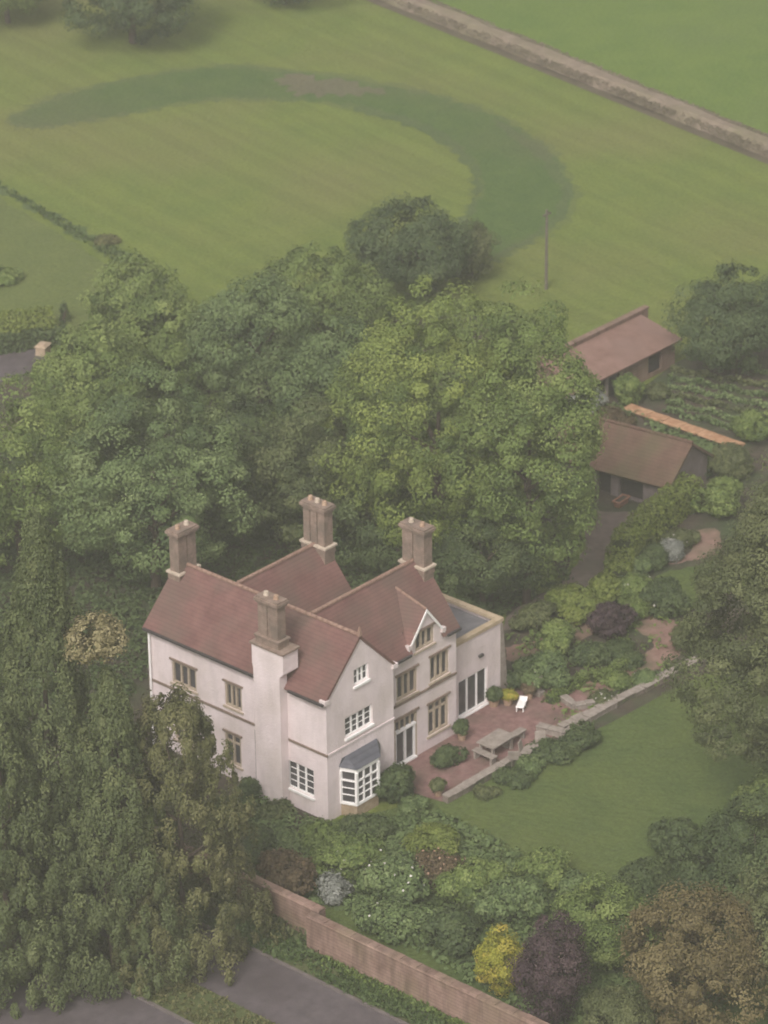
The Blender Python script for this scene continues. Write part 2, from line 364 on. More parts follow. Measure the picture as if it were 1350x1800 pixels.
def cone_crown(rng, rx, z0, z1, leaf=0.30, cl=0.5, dens=1.1, power=0.78, nsp=5):
    h = z1-z0
    m = int(dens*math.pi*rx*h/(cl*cl*0.75))
    t = rng.random(m)**1.25
    ang = rng.uniform(0, 2*math.pi, m)
    ph = rng.uniform(0, 6.28, 3)
    lump = 1+0.13*np.sin(nsp*ang+ph[0]+3*t)+0.10*np.sin(3*ang+ph[1]-9*t)+0.07*np.sin(17*t+ph[2]+2*ang)
    r = rx*((1-t)**power)*lump*rng.uniform(0.72, 1.04, m)
    # branches in loose tiers with gaps between their tips
    tier = np.sin(t*h*2.4+4*np.sin(2*ang+ph[1]))
    r = r*(1+0.10*tier)
    cen = np.stack([r*np.cos(ang), r*np.sin(ang), z0+t*h-0.25*(tier > .3)], 1)
    out = np.stack([np.cos(ang), np.sin(ang), np.full(m, 0.35)], 1); out /= np.linalg.norm(out, axis=1, keepdims=True)
    cr = cl*rng.uniform(0.5, 1.2, m)
    tint = 0.42 + rng.normal(size=m)*0.17 + 0.06*np.sin(5*ang+ph[0])
    return clump_leaves(rng, cen, out, cr, tint, int(26*(cl/leaf/1.7)**2), leaf, squash=(0.66, 0.66, 1.30), up=0.20, jit=0.42)

def make_trunk(rng, h, r, parent, spread):
    mb = MB(); n = 5; pts = [(0, 0, -0.3)]
    for i in range(1, n+1):
        pts.append((pts[-1][0]+rng.uniform(-.12, .12), pts[-1][1]+rng.uniform(-.12, .12), h*i/n))
    for i in range(n):
        mb.tube(pts[i], pts[i+1], r*(1-0.15*i), r*(1-0.15*(i+1)), 9)
    t = mb.build('trunk', M['bark'], parent)
    for k in range(6):
        a = k*math.pi/3+rng.uniform(-.3, .3); z = h*rng.uniform(0.45, 0.95)
        lb = MB(); e = (math.cos(a)*spread*0.55, math.sin(a)*spread*0.55, z+spread*0.45)
        mid = (e[0]*0.5, e[1]*0.5, z+spread*0.15)
        lb.tube((0, 0, z-0.2), mid, r*0.42, r*0.28, 7).tube(mid, e, r*0.28, r*0.10, 6)
        lb.build('limb', M['bark'], t)
    return t

def tree(bx, by, top, wid, lf, name, label, cat='tree', group=None, style='round', lo=0.12, seed=1, leaf=0.27, cl=0.62, dens=1.0, ry=None, loc=None, **kw):
    """bx, by: where the tree stands; top: how high its tip shows; wid: how wide its crown shows"""
    leaf *= 0.56; cl *= 1.22
    rng = np.random.default_rng(seed)
    P = G(bx, by) if loc is None else np.array(loc); s = scale_at(P)
    h = (by-top)/(s*0.9); rx = wid/2/s
    if style == 'round': h = max(h - rx*0.10, 1.2*rx)
    root = empty(name, P, label, cat, group)
    if style == 'round':
        d = broad_crown(rng, rx*1.02, (ry or rx), h*lo, h, leaf, cl, dens, **kw)
    else:
        d = cone_crown(rng, rx, h*lo*0.3, h, leaf, cl, dens, **kw)
    leaf_object('crown', *d, L[lf], root, rng=rng, asp=0.62 if style == 'round' else 0.5, vert=0.0 if style == 'round' else 0.5)
    make_trunk(rng, h*(0.55 if style == 'round' else 0.8), max(0.10, rx*0.06), root, rx*0.8)
    return root

def bush(bx, by, wid, hgt, lf, label, name='shrub', cat='shrub', group=None, seed=1, leaf=0.16, cl=0.26, wy=None, dens=1.0, rz=0.0, z=0.0, lobes=6, flowers=0, fcol='petal'):
    """low shrub: bx, by its foot in the photo, wid and hgt in metres"""
    rng = np.random.default_rng(seed)
    P = G(bx, by, z)
    root = empty(name, P, label, cat, group, rz)
    d = broad_crown(rng, wid/2, (wy or wid)/2*rng.uniform(.75, 1.15), 0.0, hgt, leaf*rng.uniform(.7, 1.15), cl*rng.uniform(.8, 1.15), dens, lobes=lobes, irr=1.0)
    leaf_object('foliage', *d, L[lf], root, rng=rng)
    if flowers:
        kf = rng.permutation(len(d[0]))[:flowers]
        kf = kf[d[0][kf, 2] > hgt*.35]
        leaf_object('flowers', d[0][kf]*np.array([1.04, 1.04, 1.05]), d[1][kf], np.full(len(kf), leaf*.8), rng.uniform(.3, 1, len(kf)), L[fcol], root, rng=rng, asp=.9)
    mb = MB()
    for k in range(4):
        a = k*1.57+0.4; mb.tube((0, 0, -0.05), (math.cos(a)*wid*0.2, math.sin(a)*wid*0.15, hgt*0.55), 0.03, 0.012, 6)
    mb.build('stem', M['bark'], root)
    return root

def hedge(pts, width, hgt, lf, label, name='hedge', seed=1, leaf=0.16, dens=1.0, group=None, rnd=0.05):
    """clipped hedge along a line of world points"""
    rng = np.random.default_rng(seed)
    pts = [np.array(p[:2], float) for p in pts]
    root = empty(name, (*pts[0], 0), label, 'hedge', group)
    Cs, Ns = [], []
    core = MB()
    for a, b in zip(pts[:-1], pts[1:]):
        ln = np.linalg.norm(b-a); u = (b-a)/ln; v = np.array([-u[1], u[0]])
        n = int(ln*(width+2*hgt)*170*dens*(0.16/leaf)**2)
        t = rng.random(n)*ln; side = rng.random(n)*(width+2*hgt)
        wv = 1+rnd*np.sin(t*2.1+seed)+rnd*0.7*np.sin(t*5.3+seed*2)
        off = np.where(side < hgt, -width/2, np.where(side > hgt+width, width/2, side-hgt-width/2))*wv
        zz = np.where(side < hgt, side, np.where(side > hgt+width, 2*hgt+width-side, hgt))*(1+0.6*rnd*np.sin(t*3.1+seed))
        nn = np.where((side < hgt)[:, None], [[-v[0], -v[1], .3]], np.where((side > hgt+width)[:, None], [[v[0], v[1], .3]], [[0, 0, 1]]))
        p = a[None]+u[None]*t[:, None]+v[None]*off[:, None]
        Cs.append(np.column_stack([p, zz])+rng.normal(size=(n, 3))*0.05); Ns.append(nn+rng.normal(size=(n, 3))*0.55)
        q = lambda s_, w_, z_: (a[0]+u[0]*s_+v[0]*w_-pts[0][0], a[1]+u[1]*s_+v[1]*w_-pts[0][1], z_)
        hw = width/2*0.72
        core.prism([q(0,-hw,0), q(ln,-hw,0), q(ln,hw,0), q(0,hw,0)], [q(0,-hw,hgt*.78), q(ln,-hw,hgt*.78), q(ln,hw,hgt*.78), q(0,hw,hgt*.78)])
    C = np.vstack(Cs)-np.array([*pts[0], 0]); N = np.vstack(Ns); n = len(C)
    tint = 0.5+0.08*np.sin(C[:, 0]*2.3)*np.sin(C[:, 1]*1.9)+rng.normal(size=n)*0.18
    leaf_object('foliage', C, N, leaf*rng.uniform(.7, 1.3, n), tint, L[lf], root, rng=rng)
    core.build('branches', M['hedge_core'], root)
    return root

# ------------------------------------------------------------------ ground sheets
def smooth(pts, sub=6, closed=True):
    P = np.array(pts, float); n = len(P); out = []
    for i in range(n if closed else n-1):
        p0, p1, p2, p3 = P[(i-1) % n], P[i], P[(i+1) % n], P[(i+2) % n]
        if not closed:
            p0 = P[max(i-1, 0)]; p3 = P[min(i+2, n-1)]
        for k in range(sub):
            t = k/sub
            out.append(0.5*((2*p1)+(-p0+p2)*t+(2*p0-5*p1+4*p2-p3)*t*t+(-p0+3*p1-3*p2+p3)*t**3))
    if not closed: out.append(P[-1])
    return out

def sheet(name, pix, z, material, kind='structure', rag=0.0, sub=6, seed=0, world=False, sm=True):
    pts = [np.array(p) if world else G(*p) for p in pix]
    if sm: pts = smooth(pts, sub)
    rng = random.Random(seed)
    if rag:
        n = len(pts); q = []
        for i, p in enumerate(pts):
            t = pts[(i+1) % n]-pts[i-1]; nn = np.array([-t[1], t[0], 0])/(np.linalg.norm(t[:2])+1e-6)
            q.append(p+nn*rng.uniform(-rag, rag))
        pts = q
    import bmesh
    bm = bmesh.new(); vs_ = [bm.verts.new((p[0], p[1], z)) for p in pts]
    f = bm.faces.new(vs_); f.normal_update()
    if f.normal.z < 0: f.normal_flip()
    bmesh.ops.triangulate(bm, faces=[f])
    me = bpy.data.meshes.new(name); bm.to_mesh(me); bm.free(); me.materials.append(material)
    o = bpy.data.objects.new(name, me); COL.objects.link(o); tag(o, kind=kind)
    return o

def big(name, z, material, x0, x1, y0, y1):
    o = MB().poly([(x0,y0,z),(x1,y0,z),(x1,y1,z),(x0,y1,z)]).build(name, material); return tag(o, kind='structure')

big('ground', 0.0, M['field'], -260, 900, -300, 900)
bd = G(1350,262)-G(700,0); bd = bd/np.linalg.norm(bd); B0 = G(700,-2)-bd*220; B1 = G(1350,266)+bd*220
bn = np.array([-bd[1], bd[0], 0]);
if bn[0]+bn[1] < 0: bn = -bn
sheet('pasture_field', [B0, B1, B1+bn*320, B0+bn*320], 0.008, M['pasture'], world=True, sm=False)
ring_out = [(18,212),(60,185),(130,162),(250,137),(340,121),(430,117),(560,130),(680,150),(800,178),(880,210),(950,255),(992,300),(1004,345),(985,388),(945,418),(900,440),(862,460)]
ring_in = [(800,425),(812,395),(836,352),(840,315),(818,275),(772,240),(700,208),(620,188),(520,176),(430,173),(330,180),(240,196),(150,212),(85,224),(40,222)]
def grow(pts, d):
    P = np.array([G(*p)[:2] for p in pts]); n = len(P); out = []
    ar = sum(P[i-1][0]*P[i][1]-P[i][0]*P[i-1][1] for i in range(n)); sg = 1 if ar > 0 else -1
    for i in range(n):
        t = P[(i+1) % n]-P[i-1]; t = t/np.linalg.norm(t); out.append((P[i][0]+t[1]*d*sg, P[i][1]-t[0]*d*sg, 0))
    return out
for gi, (gd, gz) in enumerate(((0.45, .012), (0.12, .016), (-0.3, .020))):
    sheet('sunken_ring_grass', grow(ring_out+ring_in, gd), gz, M['ring%d' % gi], rag=0.45, sub=8, seed=3+gi*10, world=True)
sheet('ring_dark_edge', [(880,212),(950,257),(990,302),(1003,345),(985,387),(945,417),(900,439),(862,459),(866,450),(905,430),(945,405),(972,375),(985,340),(965,300),(930,262),(872,222)], 0.026, M['rim'], rag=0.25, seed=4)
sheet('ring_worn_patch', [(500,134),(560,138),(650,152),(680,160),(600,170),(530,166),(505,152)], 0.026, M['worn'], rag=0.7, seed=5)
sheet('ring_inner_edge', [(640,188),(720,208),(785,238),(830,280),(846,318),(838,360),(820,392),(812,388),(830,350),(832,316),(808,280),(765,246),(700,216),(630,196)], 0.026, M['rim'], rag=0.3, seed=6)  # dark strip paints the shade of the hollow's edge on flat ground
sheet('field_ditch', [(-60,290),(0,322),(90,372),(150,408),(200,432),(250,462),(290,492),(275,500),(225,470),(170,436),(120,408),(60,368),(0,338),(-60,306)], 0.016, M['rim'], rag=0.6, seed=7)
sheet('near_field', [(-80,316),(0,350),(120,420),(215,478),(300,520),(300,640),(-80,640)], 0.010, M['near'], rag=0.2, seed=8)
sheet('woodland_floor', [(-120,600),(60,640),(260,560),(480,560),(700,560),(900,560),(1030,640),(1050,760),(1040,900),(1000,1000),(900,1060),(800,1250),(600,1420),(430,1560),(200,1640),(-200,1500),(-300,900)], 0.020, M['soil'], rag=0.3, seed=9)
sheet('lawn', [(700,1420),(860,1370),(1000,1290),(1230,1150),(1420,1100),(1500,1500),(1300,1900),(960,1830),(800,1740),(560,1600),(560,1460)], 0.024, M['lawn'], seed=10)
sheet('kitchen_garden_soil', [(1120,690),(1185,640),(1260,600),(1420,620),(1480,760),(1380,860),(1240,800),(1100,712)], 0.024, M['soil'], seed=11, sm=False)
sheet('garden_soil', [(890,1080),(960,1040),(1060,985),(1100,900),(1180,860),(1330,800),(1420,900),(1400,1150),(1240,1185),(1000,1300),(900,1240)], 0.028, M['soil'], seed=12)
sheet('yard', [(1010,690),(1100,705),(1200,755),(1320,800),(1330,840),(1200,890),(1020,905),(1000,800)], 0.026, M['soil'], seed=41, rag=.2)
sheet('small_lawn', [(1120,1035),(1180,1005),(1260,990),(1320,1010),(1250,1060),(1180,1085),(1125,1070)], 0.033, M['lawn'], seed=42, rag=.15)
sheet('gravel_drive', [(1030,905),(1080,900),(1130,905),(1120,930),(1085,990),(1050,1040),(960,1075),(890,1110),(895,1080),(960,1040),(1010,1000),(1030,950)], 0.036, M['drive'], seed=13, rag=0.1)
sheet('garden_path', [(1095,1085),(1140,1080),(1190,1095),(1215,1120),(1200,1150),(1160,1175),(1110,1195),(1060,1220),(1010,1230),(985,1215),(1020,1190),(1080,1175),(1130,1155),(1150,1130),(1120,1110)], 0.036, M['gpath'], seed=14, rag=0.12)
sheet('brick_path', [(890,1140),(945,1125),(1000,1095),(1045,1090),(1050,1110),(1010,1130),(950,1150),(900,1165)], 0.036, M['gpath'], seed=15, rag=0.1)
sheet('far_brick_path', [(1215,938),(1262,932),(1266,975),(1225,984),(1180,994),(1180,986),(1215,972)], 0.036, M['gpath'], seed=16, rag=0.1)
sheet('patio', [(4.75,-2.85,0),(12.4,-3.1,0),(16.6,-3.2,0),(17.2,-0.4,0),(16.0,0.9,0),(15.0,2.2,0),(12.0,2.4,0),(4.0,1.2,0)], 0.040, M['patio'], world=True, sm=False)

# road runs along the garden wall
tag(MB().box(-13.6, -10.05, -90, 120, -0.12, 0.05).build('road', M['road']), kind='structure')
tag(MB().box(-30.0, -16.0, -90, 120, -0.12, 0.05).build('lower_road', M['road']), kind='structure')
sheet('road_verge', [(-10.05,-90,0),(-7.6,-90,0),(-7.6,120,0),(-10.05,120,0)], 0.050, M['verge'], world=True, sm=False)
sheet('lower_verge', [(-16.0,-90,0),(-13.6,-90,0),(-13.6,120,0),(-16.0,120,0)], 0.052, M['verge'], world=True, sm=False)
tag(MB().box(-10.17, -10.03, -90, 120, -0.05, 0.14).build('kerb', M['kerb']), kind='structure')
tag(MB().box(-16.05, -15.90, -90, 120, -0.05, 0.13).build('lower_kerb', M['kerb']), kind='structure')

def scatter_tufts(name, poly_pts, n, lf, hgt, seed, kind='stuff', z=0.02, leaf=None):
    """tufts of grass blades inside a polygon of world points"""
    rng = np.random.default_rng(seed)
    P = np.array([p[:2] for p in poly_pts]); mn, mx = P.min(0), P.max(0)
    q = rng.uniform(mn, mx, (n*6, 2)); ins = np.zeros(len(q), bool); j = len(P)-1
    for i in range(len(P)):
        xi, yi = P[i]; xj, yj = P[j]
        c = ((yi > q[:, 1]) != (yj > q[:, 1])) & (q[:, 0] < (xj-xi)*(q[:, 1]-yi)/((yj-yi) or 1e-9)+xi); ins ^= c; j = i
    q = q[ins][:n]
    dens = np.sin(q[:, 0]*0.55+seed)*np.sin(q[:, 1]*0.7)+np.sin(q[:, 0]*1.7+q[:, 1]*1.3)*0.6
    q = q[dens+rng.normal(size=len(q))*0.8 > -0.4]
    per = 5; idx = np.repeat(np.arange(len(q)), per); m = len(idx)
    C = np.column_stack([q[idx]+rng.normal(size=(m, 2))*hgt*0.35, z+hgt*rng.uniform(.2, .7, m)])
    N = rng.normal(size=(m, 3)); N[:, 2] = np.abs(N[:, 2])*0.8
    T = 0.45+0.15*np.sin(q[idx, 0]*.8)+rng.normal(size=m)*0.2
    o = leaf_object(name, C, N, (leaf or hgt)*rng.uniform(.6, 1.4, m), T, L[lf], None, asp=0.45, vert=0.3, rng=rng)
    return tag(o, kind=kind)

0 and scatter_tufts('ring_grass', [G(*p) for p in ring_out+ring_in], 900, 'ringtuft', 0.13, 21)
scatter_tufts('ditch_grass', [G(*p) for p in [(-60,296),(0,324),(150,410),(250,464),(285,490),(270,500),(150,430),(0,334),(-60,304)]], 500, 'tuft', 0.25, 22)
scatter_tufts('verge_grass', [(-9.95,-30),(-8.65,-30),(-7.8,14),(-9.95,14)], 6000, 'tuft', 0.26, 23, z=0.05)
scatter_tufts('wall_foot_weeds', [(-8.95,-30),(-8.62,-30),(-8.62,-8),(-8.95,-8)], 900, 'mid', 0.42, 26, z=0.05, leaf=.22)
scatter_tufts('wall_foot_weeds', [(-8.3,-8),(-7.78,-8),(-7.78,6),(-8.3,6)], 900, 'olive', 0.5, 27, z=0.05, leaf=.24)
scatter_tufts('lower_verge_grass', [(-15.8,-25),(-13.7,-25),(-13.7,14),(-15.8,14)], 3500, 'conifer_olive', 0.18, 24, z=0.05)

# bank of dry grass between the two fields, with a dark ditch at its foot
def bank():
    rng = random.Random(5); mb = MB(); n = 260; rows = []
    for i in range(n+1):
        p = B0+(B1-B0)*i/n; row = []
        j = lambda a: rng.uniform(-a, a)
        for k, (o, z) in enumerate(((-1.1, 0.01), (-0.7, 0.30), (-0.2, 0.55), (0.45, 0.6), (1.1, 0.32), (1.8, 0.01))):
            row.append(tuple(p+bn*(o+j(.10))+np.array([0, 0, max(0.01, z+j(.07)*(z > .1))])))
        rows.append(row)
    for a, b in zip(rows[:-1], rows[1:]):
        for k in range(5): mb.poly([a[k], b[k], b[k+1], a[k+1]])
    tag(mb.build('grass_bank', M['drygrass']), kind='structure')
bank()
sheet('bank_ditch', [B0-bn*1.9, B1-bn*1.9, B1-bn*1.0, B0-bn*1.0], 0.03, M['bankfoot'], world=True, sm=False)
Q0, Q1 = G(640,-20), G(1400,290)
scatter_tufts('bank_grass', [Q0-bn*1.2, Q1-bn*1.2, Q1+bn*1.7, Q0+bn*1.7], 7000, 'drytuft', 0.16, 25, z=0.35)

# ------------------------------------------------------------------ the house
X1, Y1 = 10.06, 11.4; WE = 4.6; YE = 0.87; ZE, ZE2, ZR = 6.4, 5.97, 8.74; YB, YC = 3.06, 7.75
house = empty('country_house', (0, 0, 0), 'large white rendered country house with red tiled roofs and four brick chimneys', 'house')

def clip(poly, planes):
    for (a, b, c) in planes:            # keep a*u+b*v<=c
        out = []
        for i in range(len(poly)):
            p, q = poly[i], poly[(i+1) % len(poly)]
            dp, dq = a*p[0]+b*p[1]-c, a*q[0]+b*q[1]-c
            if dp <= 0: out.append(p)
            if dp*dq < 0:
                t = dp/(dp-dq); out.append((p[0]+(q[0]-p[0])*t, p[1]+(q[1]-p[1])*t))
        poly = out
        if len(poly) < 3: return []
    return poly

def facade(mb, fn, u0, u1, v0, v1, holes, planes=(), depth=0.20, skip=0):
    """wall face with real openings; fn(u, v, d) gives the point d metres behind the face"""
    us = sorted({u0, u1, *[h[0] for h in holes], *[h[1] for h in holes]}); vs2 = sorted({v0, v1, *[h[2] for h in holes], *[h[3] for h in holes]})
    for a, b in zip(us[:-1], us[1:]):
        for c, d in zip(vs2[:-1], vs2[1:]):
            mu, mv = (a+b)/2, (c+d)/2
            if any(h[0] < mu < h[1] and h[2] < mv < h[3] for h in holes): continue
            pl = clip([(a, c), (b, c), (b, d), (a, d)], planes)
            if pl: mb.poly([fn(u, v, 0) for u, v in pl])
    for h in holes[:len(holes)-skip]:
        for (p, q) in (((h[0],h[2]),(h[1],h[2])), ((h[1],h[2]),(h[1],h[3])), ((h[1],h[3]),(h[0],h[3])), ((h[0],h[3]),(h[0],h[2]))):
            mb.poly([fn(*p, 0), fn(*q, 0), fn(*q, depth), fn(*p, depth)])

def window(fn, h, lights, style, transom=None, name='window', parent=None, bars=0):
    """stone or white timber window filling hole h; > surround, sill, glazing"""
    u0, u1, v0, v1 = h; fm = M['stone'] if style == 'stone' else M['white']
    def b(mb, ua, ub, va, vb, da, db):
        mb.prism([fn(ua, va, da), fn(ub, va, da), fn(ub, vb, da), fn(ua, vb, da)], [fn(ua, va, db), fn(ub, va, db), fn(ub, vb, db), fn(ua, vb, db)])
    fr = MB(); t = 0.11 if style == 'stone' else 0.075; fd = 0.035 if style == 'stone' else 0.07
    b(fr, u0, u0+t, v0, v1, fd, 0.17); b(fr, u1-t, u1, v0, v1, fd, 0.17)
    b(fr, u0+t, u1-t, v1-t, v1, fd, 0.17); b(fr, u0+t, u1-t, v0, v0+t, fd, 0.17)
    iw = (u1-u0-2*t)/lights; mt = 0.055 if style == 'stone' else 0.045
    for k in range(1, lights):
        c = u0+t+iw*k; b(fr, c-mt, c+mt, v0+t, v1-t, fd+0.01, 0.165)
    if transom:
        for k in range(lights):
            a0 = u0+t+iw*k+(mt if k else 0); a1 = u0+t+iw*(k+1)-(mt if k < lights-1 else 0)
            b(fr, a0, a1, transom-0.045, transom+0.045, fd+0.013, 0.162)
    o = fr.build(name, fm, parent or house)
    if style == 'stone':
        hd = MB(); b(hd, u0-0.10, u1+0.10, v1+0.002, v1+0.10, -0.07, 0.05); hd.build('hood_mould', M['string'], o)
        sd = MB(); b(sd, u0-0.10, u1+0.10, v0-0.10, v0-0.002, -0.07, 0.05); sd.build('sill', M['stone'], o)
    else:
        sd = MB(); b(sd, u0-0.06, u1+0.06, v0-0.11, v0-0.002, -0.08, 0.06); sd.build('sill', M['white'], o)
    g = MB(); b(g, u0+0.01, u1-0.01, v0+0.01, v1-0.01, 0.13, 0.15); g.build('glazing', M['glass'], o)
    if bars:
        for k in range(lights):
            a0 = u0+t+iw*k+mt; a1 = u0+t+iw*(k+1)-mt
            for r_ in range(1, bars+1):
                vv = v0+t+(v1-v0-2*t)*r_/(bars+1); b(gb := MB(), a0, a1, vv-0.014, vv+0.014, 0.10, 0.128); gb.build('glazing_bar', fm, o)
    return o

fX = lambda u, v, d: (0.0+d, u, v)                 # west face, u = y
fY = lambda u, v, d: (u, 0.0+d, v)                 # front gable, u = x
fR = lambda u, v, d: (u, YE+d, v)                  # recessed front
westH = [(8.25,9.85,3.84,5.06),(5.32,6.40,3.86,5.14),(5.46,6.50,0.80,2.45),(0.86,2.52,0.95,2.42),(8.3,9.8,0.8,2.4)]
gabH = [(1.90,2.90,6.33,7.18),(1.25,3.13,3.88,4.92)]
recH = [(5.78,7.24,3.54,4.88),(8.16,9.52,3.56,4.94),(8.00,9.48,0.73,2.45),(5.60,7.22,0.02,2.55),(7.12,8.46,5.62,6.62)]
wl = MB()
facade(wl, fX, 0, Y1, -0.6, ZE, westH)
gp = [(1.01, 1, ZE+1.01*WE), (-1.01, 1, ZE)]      # gable sides
facade(wl, fY, 0, WE, -0.6, ZR+0.1, gabH, planes=[(1.0174, 1, ZE+1.0174*WE), (-1.0174, 1, ZE)])
facade(wl, fR, WE, X1, -0.6, ZE2+0.02, [h for h in recH if h[3] < 6] + [(7.12,8.46,5.62,ZE2+0.02)], skip=1)
for (p_, q_) in (((7.12,5.62),(8.46,5.62)), ((8.46,5.62),(8.46,6.62)), ((8.46,6.62),(7.12,6.62)), ((7.12,6.62),(7.12,5.62))):
    wl.poly([fR(*p_, 0), fR(*q_, 0), fR(*q_, .2), fR(*p_, .2)])
# wall dormer above the eaves
DC, DW, DA = 7.86, 1.12, 7.55
facade(wl, fR, DC-DW, DC+DW, ZE2+0.02, DA, [(7.12,8.46,ZE2+0.02,6.62)], planes=[((DA-6.15)/DW, 1, 6.15+(DA-6.15)/DW*(DC+DW)), (-(DA-6.15)/DW, 1, 6.15-(DA-6.15)/DW*(DC-DW))], skip=1)
wl.poly([(DC-DW,YE,ZE2+.02),(DC-DW,YE+.35,ZE2+.02),(DC-DW,YE+.35,6.15),(DC-DW,YE,6.15)])
wl.poly([(DC+DW,YE,ZE2+.02),(DC+DW,YE+.35,ZE2+.02),(DC+DW,YE+.35,6.15),(DC+DW,YE,6.15)])
# other walls
wl.poly([(WE,0,-.6),(WE,YE,-.6),(WE,YE,ZE),(WE,0,ZE)])
wl.poly([(X1,YE,-.6),(X1,5.25,-.6),(X1,5.25,ZE2),(X1,YB,ZR-.1),(X1,YE,ZE2)])
wl.poly([(0,Y1,-.6),(WE,Y1,-.6),(WE,Y1,ZE),(WE/2,Y1,ZR-.05),(0,Y1,ZE)])
wl.poly([(X1,5.25,-.6),(8.3,5.25,-.6),(8.3,5.25,ZE2),(X1,5.25,ZE2)])
wl.poly([(8.3,5.25,-.6),(8.3,9.9,-.6),(8.3,9.9,ZE2),(8.3,YC,ZR-.1),(8.3,5.6,ZE2),(8.3,5.25,ZE2)])
wl.poly([(8.3,9.9,-.6),(WE,9.9,-.6),(WE,9.9,ZE2),(8.3,9.9,ZE2)])
wl.poly([(WE,9.9,-.6),(WE,Y1,-.6),(WE,Y1,ZE),(WE,9.9,ZE)])
walls = wl.build('wall', M['render_wall'], house)
window(fX, westH[0], 3, 'stone'); window(fX, westH[1], 3, 'stone'); window(fX, westH[2], 2, 'stone', transom=1.98)
window(fX, westH[3], 3, 'white', bars=3)['label'] = 'white painted window with white sill on the long side'
window(fX, westH[4], 3, 'stone', transom=1.9)
window(fY, gabH[0], 3, 'white', bars=1)['label'] = 'small three light attic window in the front gable'
window(fY, gabH[1], 4, 'white', bars=2)['label'] = 'four light window in the front gable'
window(fR, recH[0], 3, 'stone'); window(fR, recH[1], 3, 'stone'); window(fR, recH[2], 3, 'stone', transom=1.98)
window(fR, recH[4], 3, 'stone')['label'] = 'dormer window under its own small gable'
# french doors with a row of lights above
def fb(mb, fn, ua, ub, va, vb, da, db):
    mb.prism([fn(ua, va, da), fn(ub, va, da), fn(ub, vb, da), fn(ua, vb, da)], [fn(ua, va, db), fn(ub, va, db), fn(ub, vb, db), fn(ua, vb, db)])
h = recH[3]; d = MB()
fb(d, fR, h[0], h[0]+.10, h[2], h[3], .02, .17); fb(d, fR, h[1]-.10, h[1], h[2], h[3], .02, .17); fb(d, fR, h[0]+.1, h[1]-.1, h[3]-.10, h[3], .02, .17)
door = d.build('french_door', M['stone'], house)
d = MB()
fb(d, fR, h[0]+.1, h[1]-.1, 1.82, 1.93, -.03, .16)
fb(d, fR, 6.37, 6.47, h[2]+.10, 1.82, .03, .15); fb(d, fR, h[0]+.1, h[0]+.18, h[2]+.10, 1.82, .03, .15); fb(d, fR, h[1]-.18, h[1]-.1, h[2]+.10, 1.82, .03, .15)
fb(d, fR, h[0]+.1, h[1]-.1, h[2], h[2]+.10, -.10, .15)
d.build('door_frame', M['white'], door)
for c in (6.05, 6.42, 6.8): fb(d := MB(), fR, c-.03, c+.03, 1.93, h[3]-.1, .05, .15); d.build('transom_light', M['stone'], door)
fb(g := MB(), fR, h[0]+.02, h[1]-.02, h[2]+.02, h[3]-.02, .13, .15); g.build('glazing', M['glass'], door)
fb(g := MB(), fR, h[0]-.1, h[1]+.1, h[3]+.003, h[3]+.12, -.07, .05); g.build('hood_mould', M['string'], door)

# string courses
sc_ = MB()
sc_.box(-0.05, 0.03, 4.06, Y1, 3.43, 3.56).box(-0.05, 0.03, -0.05, 2.37, 3.45, 3.57)
sc_.build('string_course', M['string'], house)
MB().box(0.035, WE+0.02, -0.04, 0.03, 3.46, 3.56).build('string_course', M['render_wall'], house)
MB().box(WE+0.02, X1-.01, YE-0.06, YE+0.03, 3.28, 3.40).build('string_course', M['string'], house)

# roofs
def roof_piece(name, quads, t=0.13, m='tile'):
    mb = MB()
    for q in quads: mb.slab(q, t)
    return mb.build(name, M[m], house)
sA = (ZR-ZE)/(WE/2); o = 0.24; zo = ZR+0.10
ra = roof_piece('roof', [[(-o, -0.06, zo-sA*(WE/2+o)), (WE/2, -0.06, zo), (WE/2, Y1+0.1, zo), (-o, Y1+0.1, zo-sA*(WE/2+o))],
                    [(WE+o, -0.06, zo-sA*(WE/2+o)), (WE/2, -0.06, zo), (WE/2, Y1+0.1, zo), (WE+o, Y1+0.1, zo-sA*(WE/2+o))]])
sB = (ZR-ZE2)/(YB-YE); ob = 0.22
rbz = lambda yy: zo-sB*(YB-yy)
rb = roof_piece('roof', [[(WE/2, YE-ob, rbz(YE-ob)), (DC-DW, YE-ob, rbz(YE-ob)), (DC-DW, YB, zo), (WE/2, YB, zo)],
                    [(DC+DW, YE-ob, rbz(YE-ob)), (X1+.08, YE-ob, rbz(YE-ob)), (X1+.08, YB, zo), (DC+DW, YB, zo)],
                    [(DC-DW, YE+.5, rbz(YE+.5)), (DC+DW, YE+.5, rbz(YE+.5)), (DC+DW, YB, zo), (DC-DW, YB, zo)],
                    [(WE/2, 5.3, zo-sB*2.2), (X1+.08, 5.3, zo-sB*2.2), (X1+.08, YB, zo), (WE/2, YB, zo)]])
sC = 1.18
rc = roof_piece('roof', [[(WE/2, 5.5, zo-sC*(YC-5.5)), (8.38, 5.5, zo-sC*(YC-5.5)), (8.38, YC, zo), (WE/2, YC, zo)],
                    [(WE/2, 10.1, zo-sC*(10.1-YC)), (8.38, 10.1, zo-sC*(10.1-YC)), (8.38, YC, zo), (WE/2, YC, zo)]])
yd = YE+(DA+.1-(zo-sB*(YB-YE)))/sB
sd_ = (DA-6.15)/DW; e = DW+0.16
rd = roof_piece('dormer_roof', [[(DC-e, YE-.08, DA+.1-sd_*e), (DC, YE-.08, DA+.1), (DC-.12, 2.62, 8.24), (DC-e, YE+.55, DA+.1-sd_*e)],
                    [(DC+e, YE-.08, DA+.1-sd_*e), (DC, YE-.08, DA+.1), (DC-.12, 2.62, 8.24), (DC+e, YE+.55, DA+.1-sd_*e)]], t=0.09)
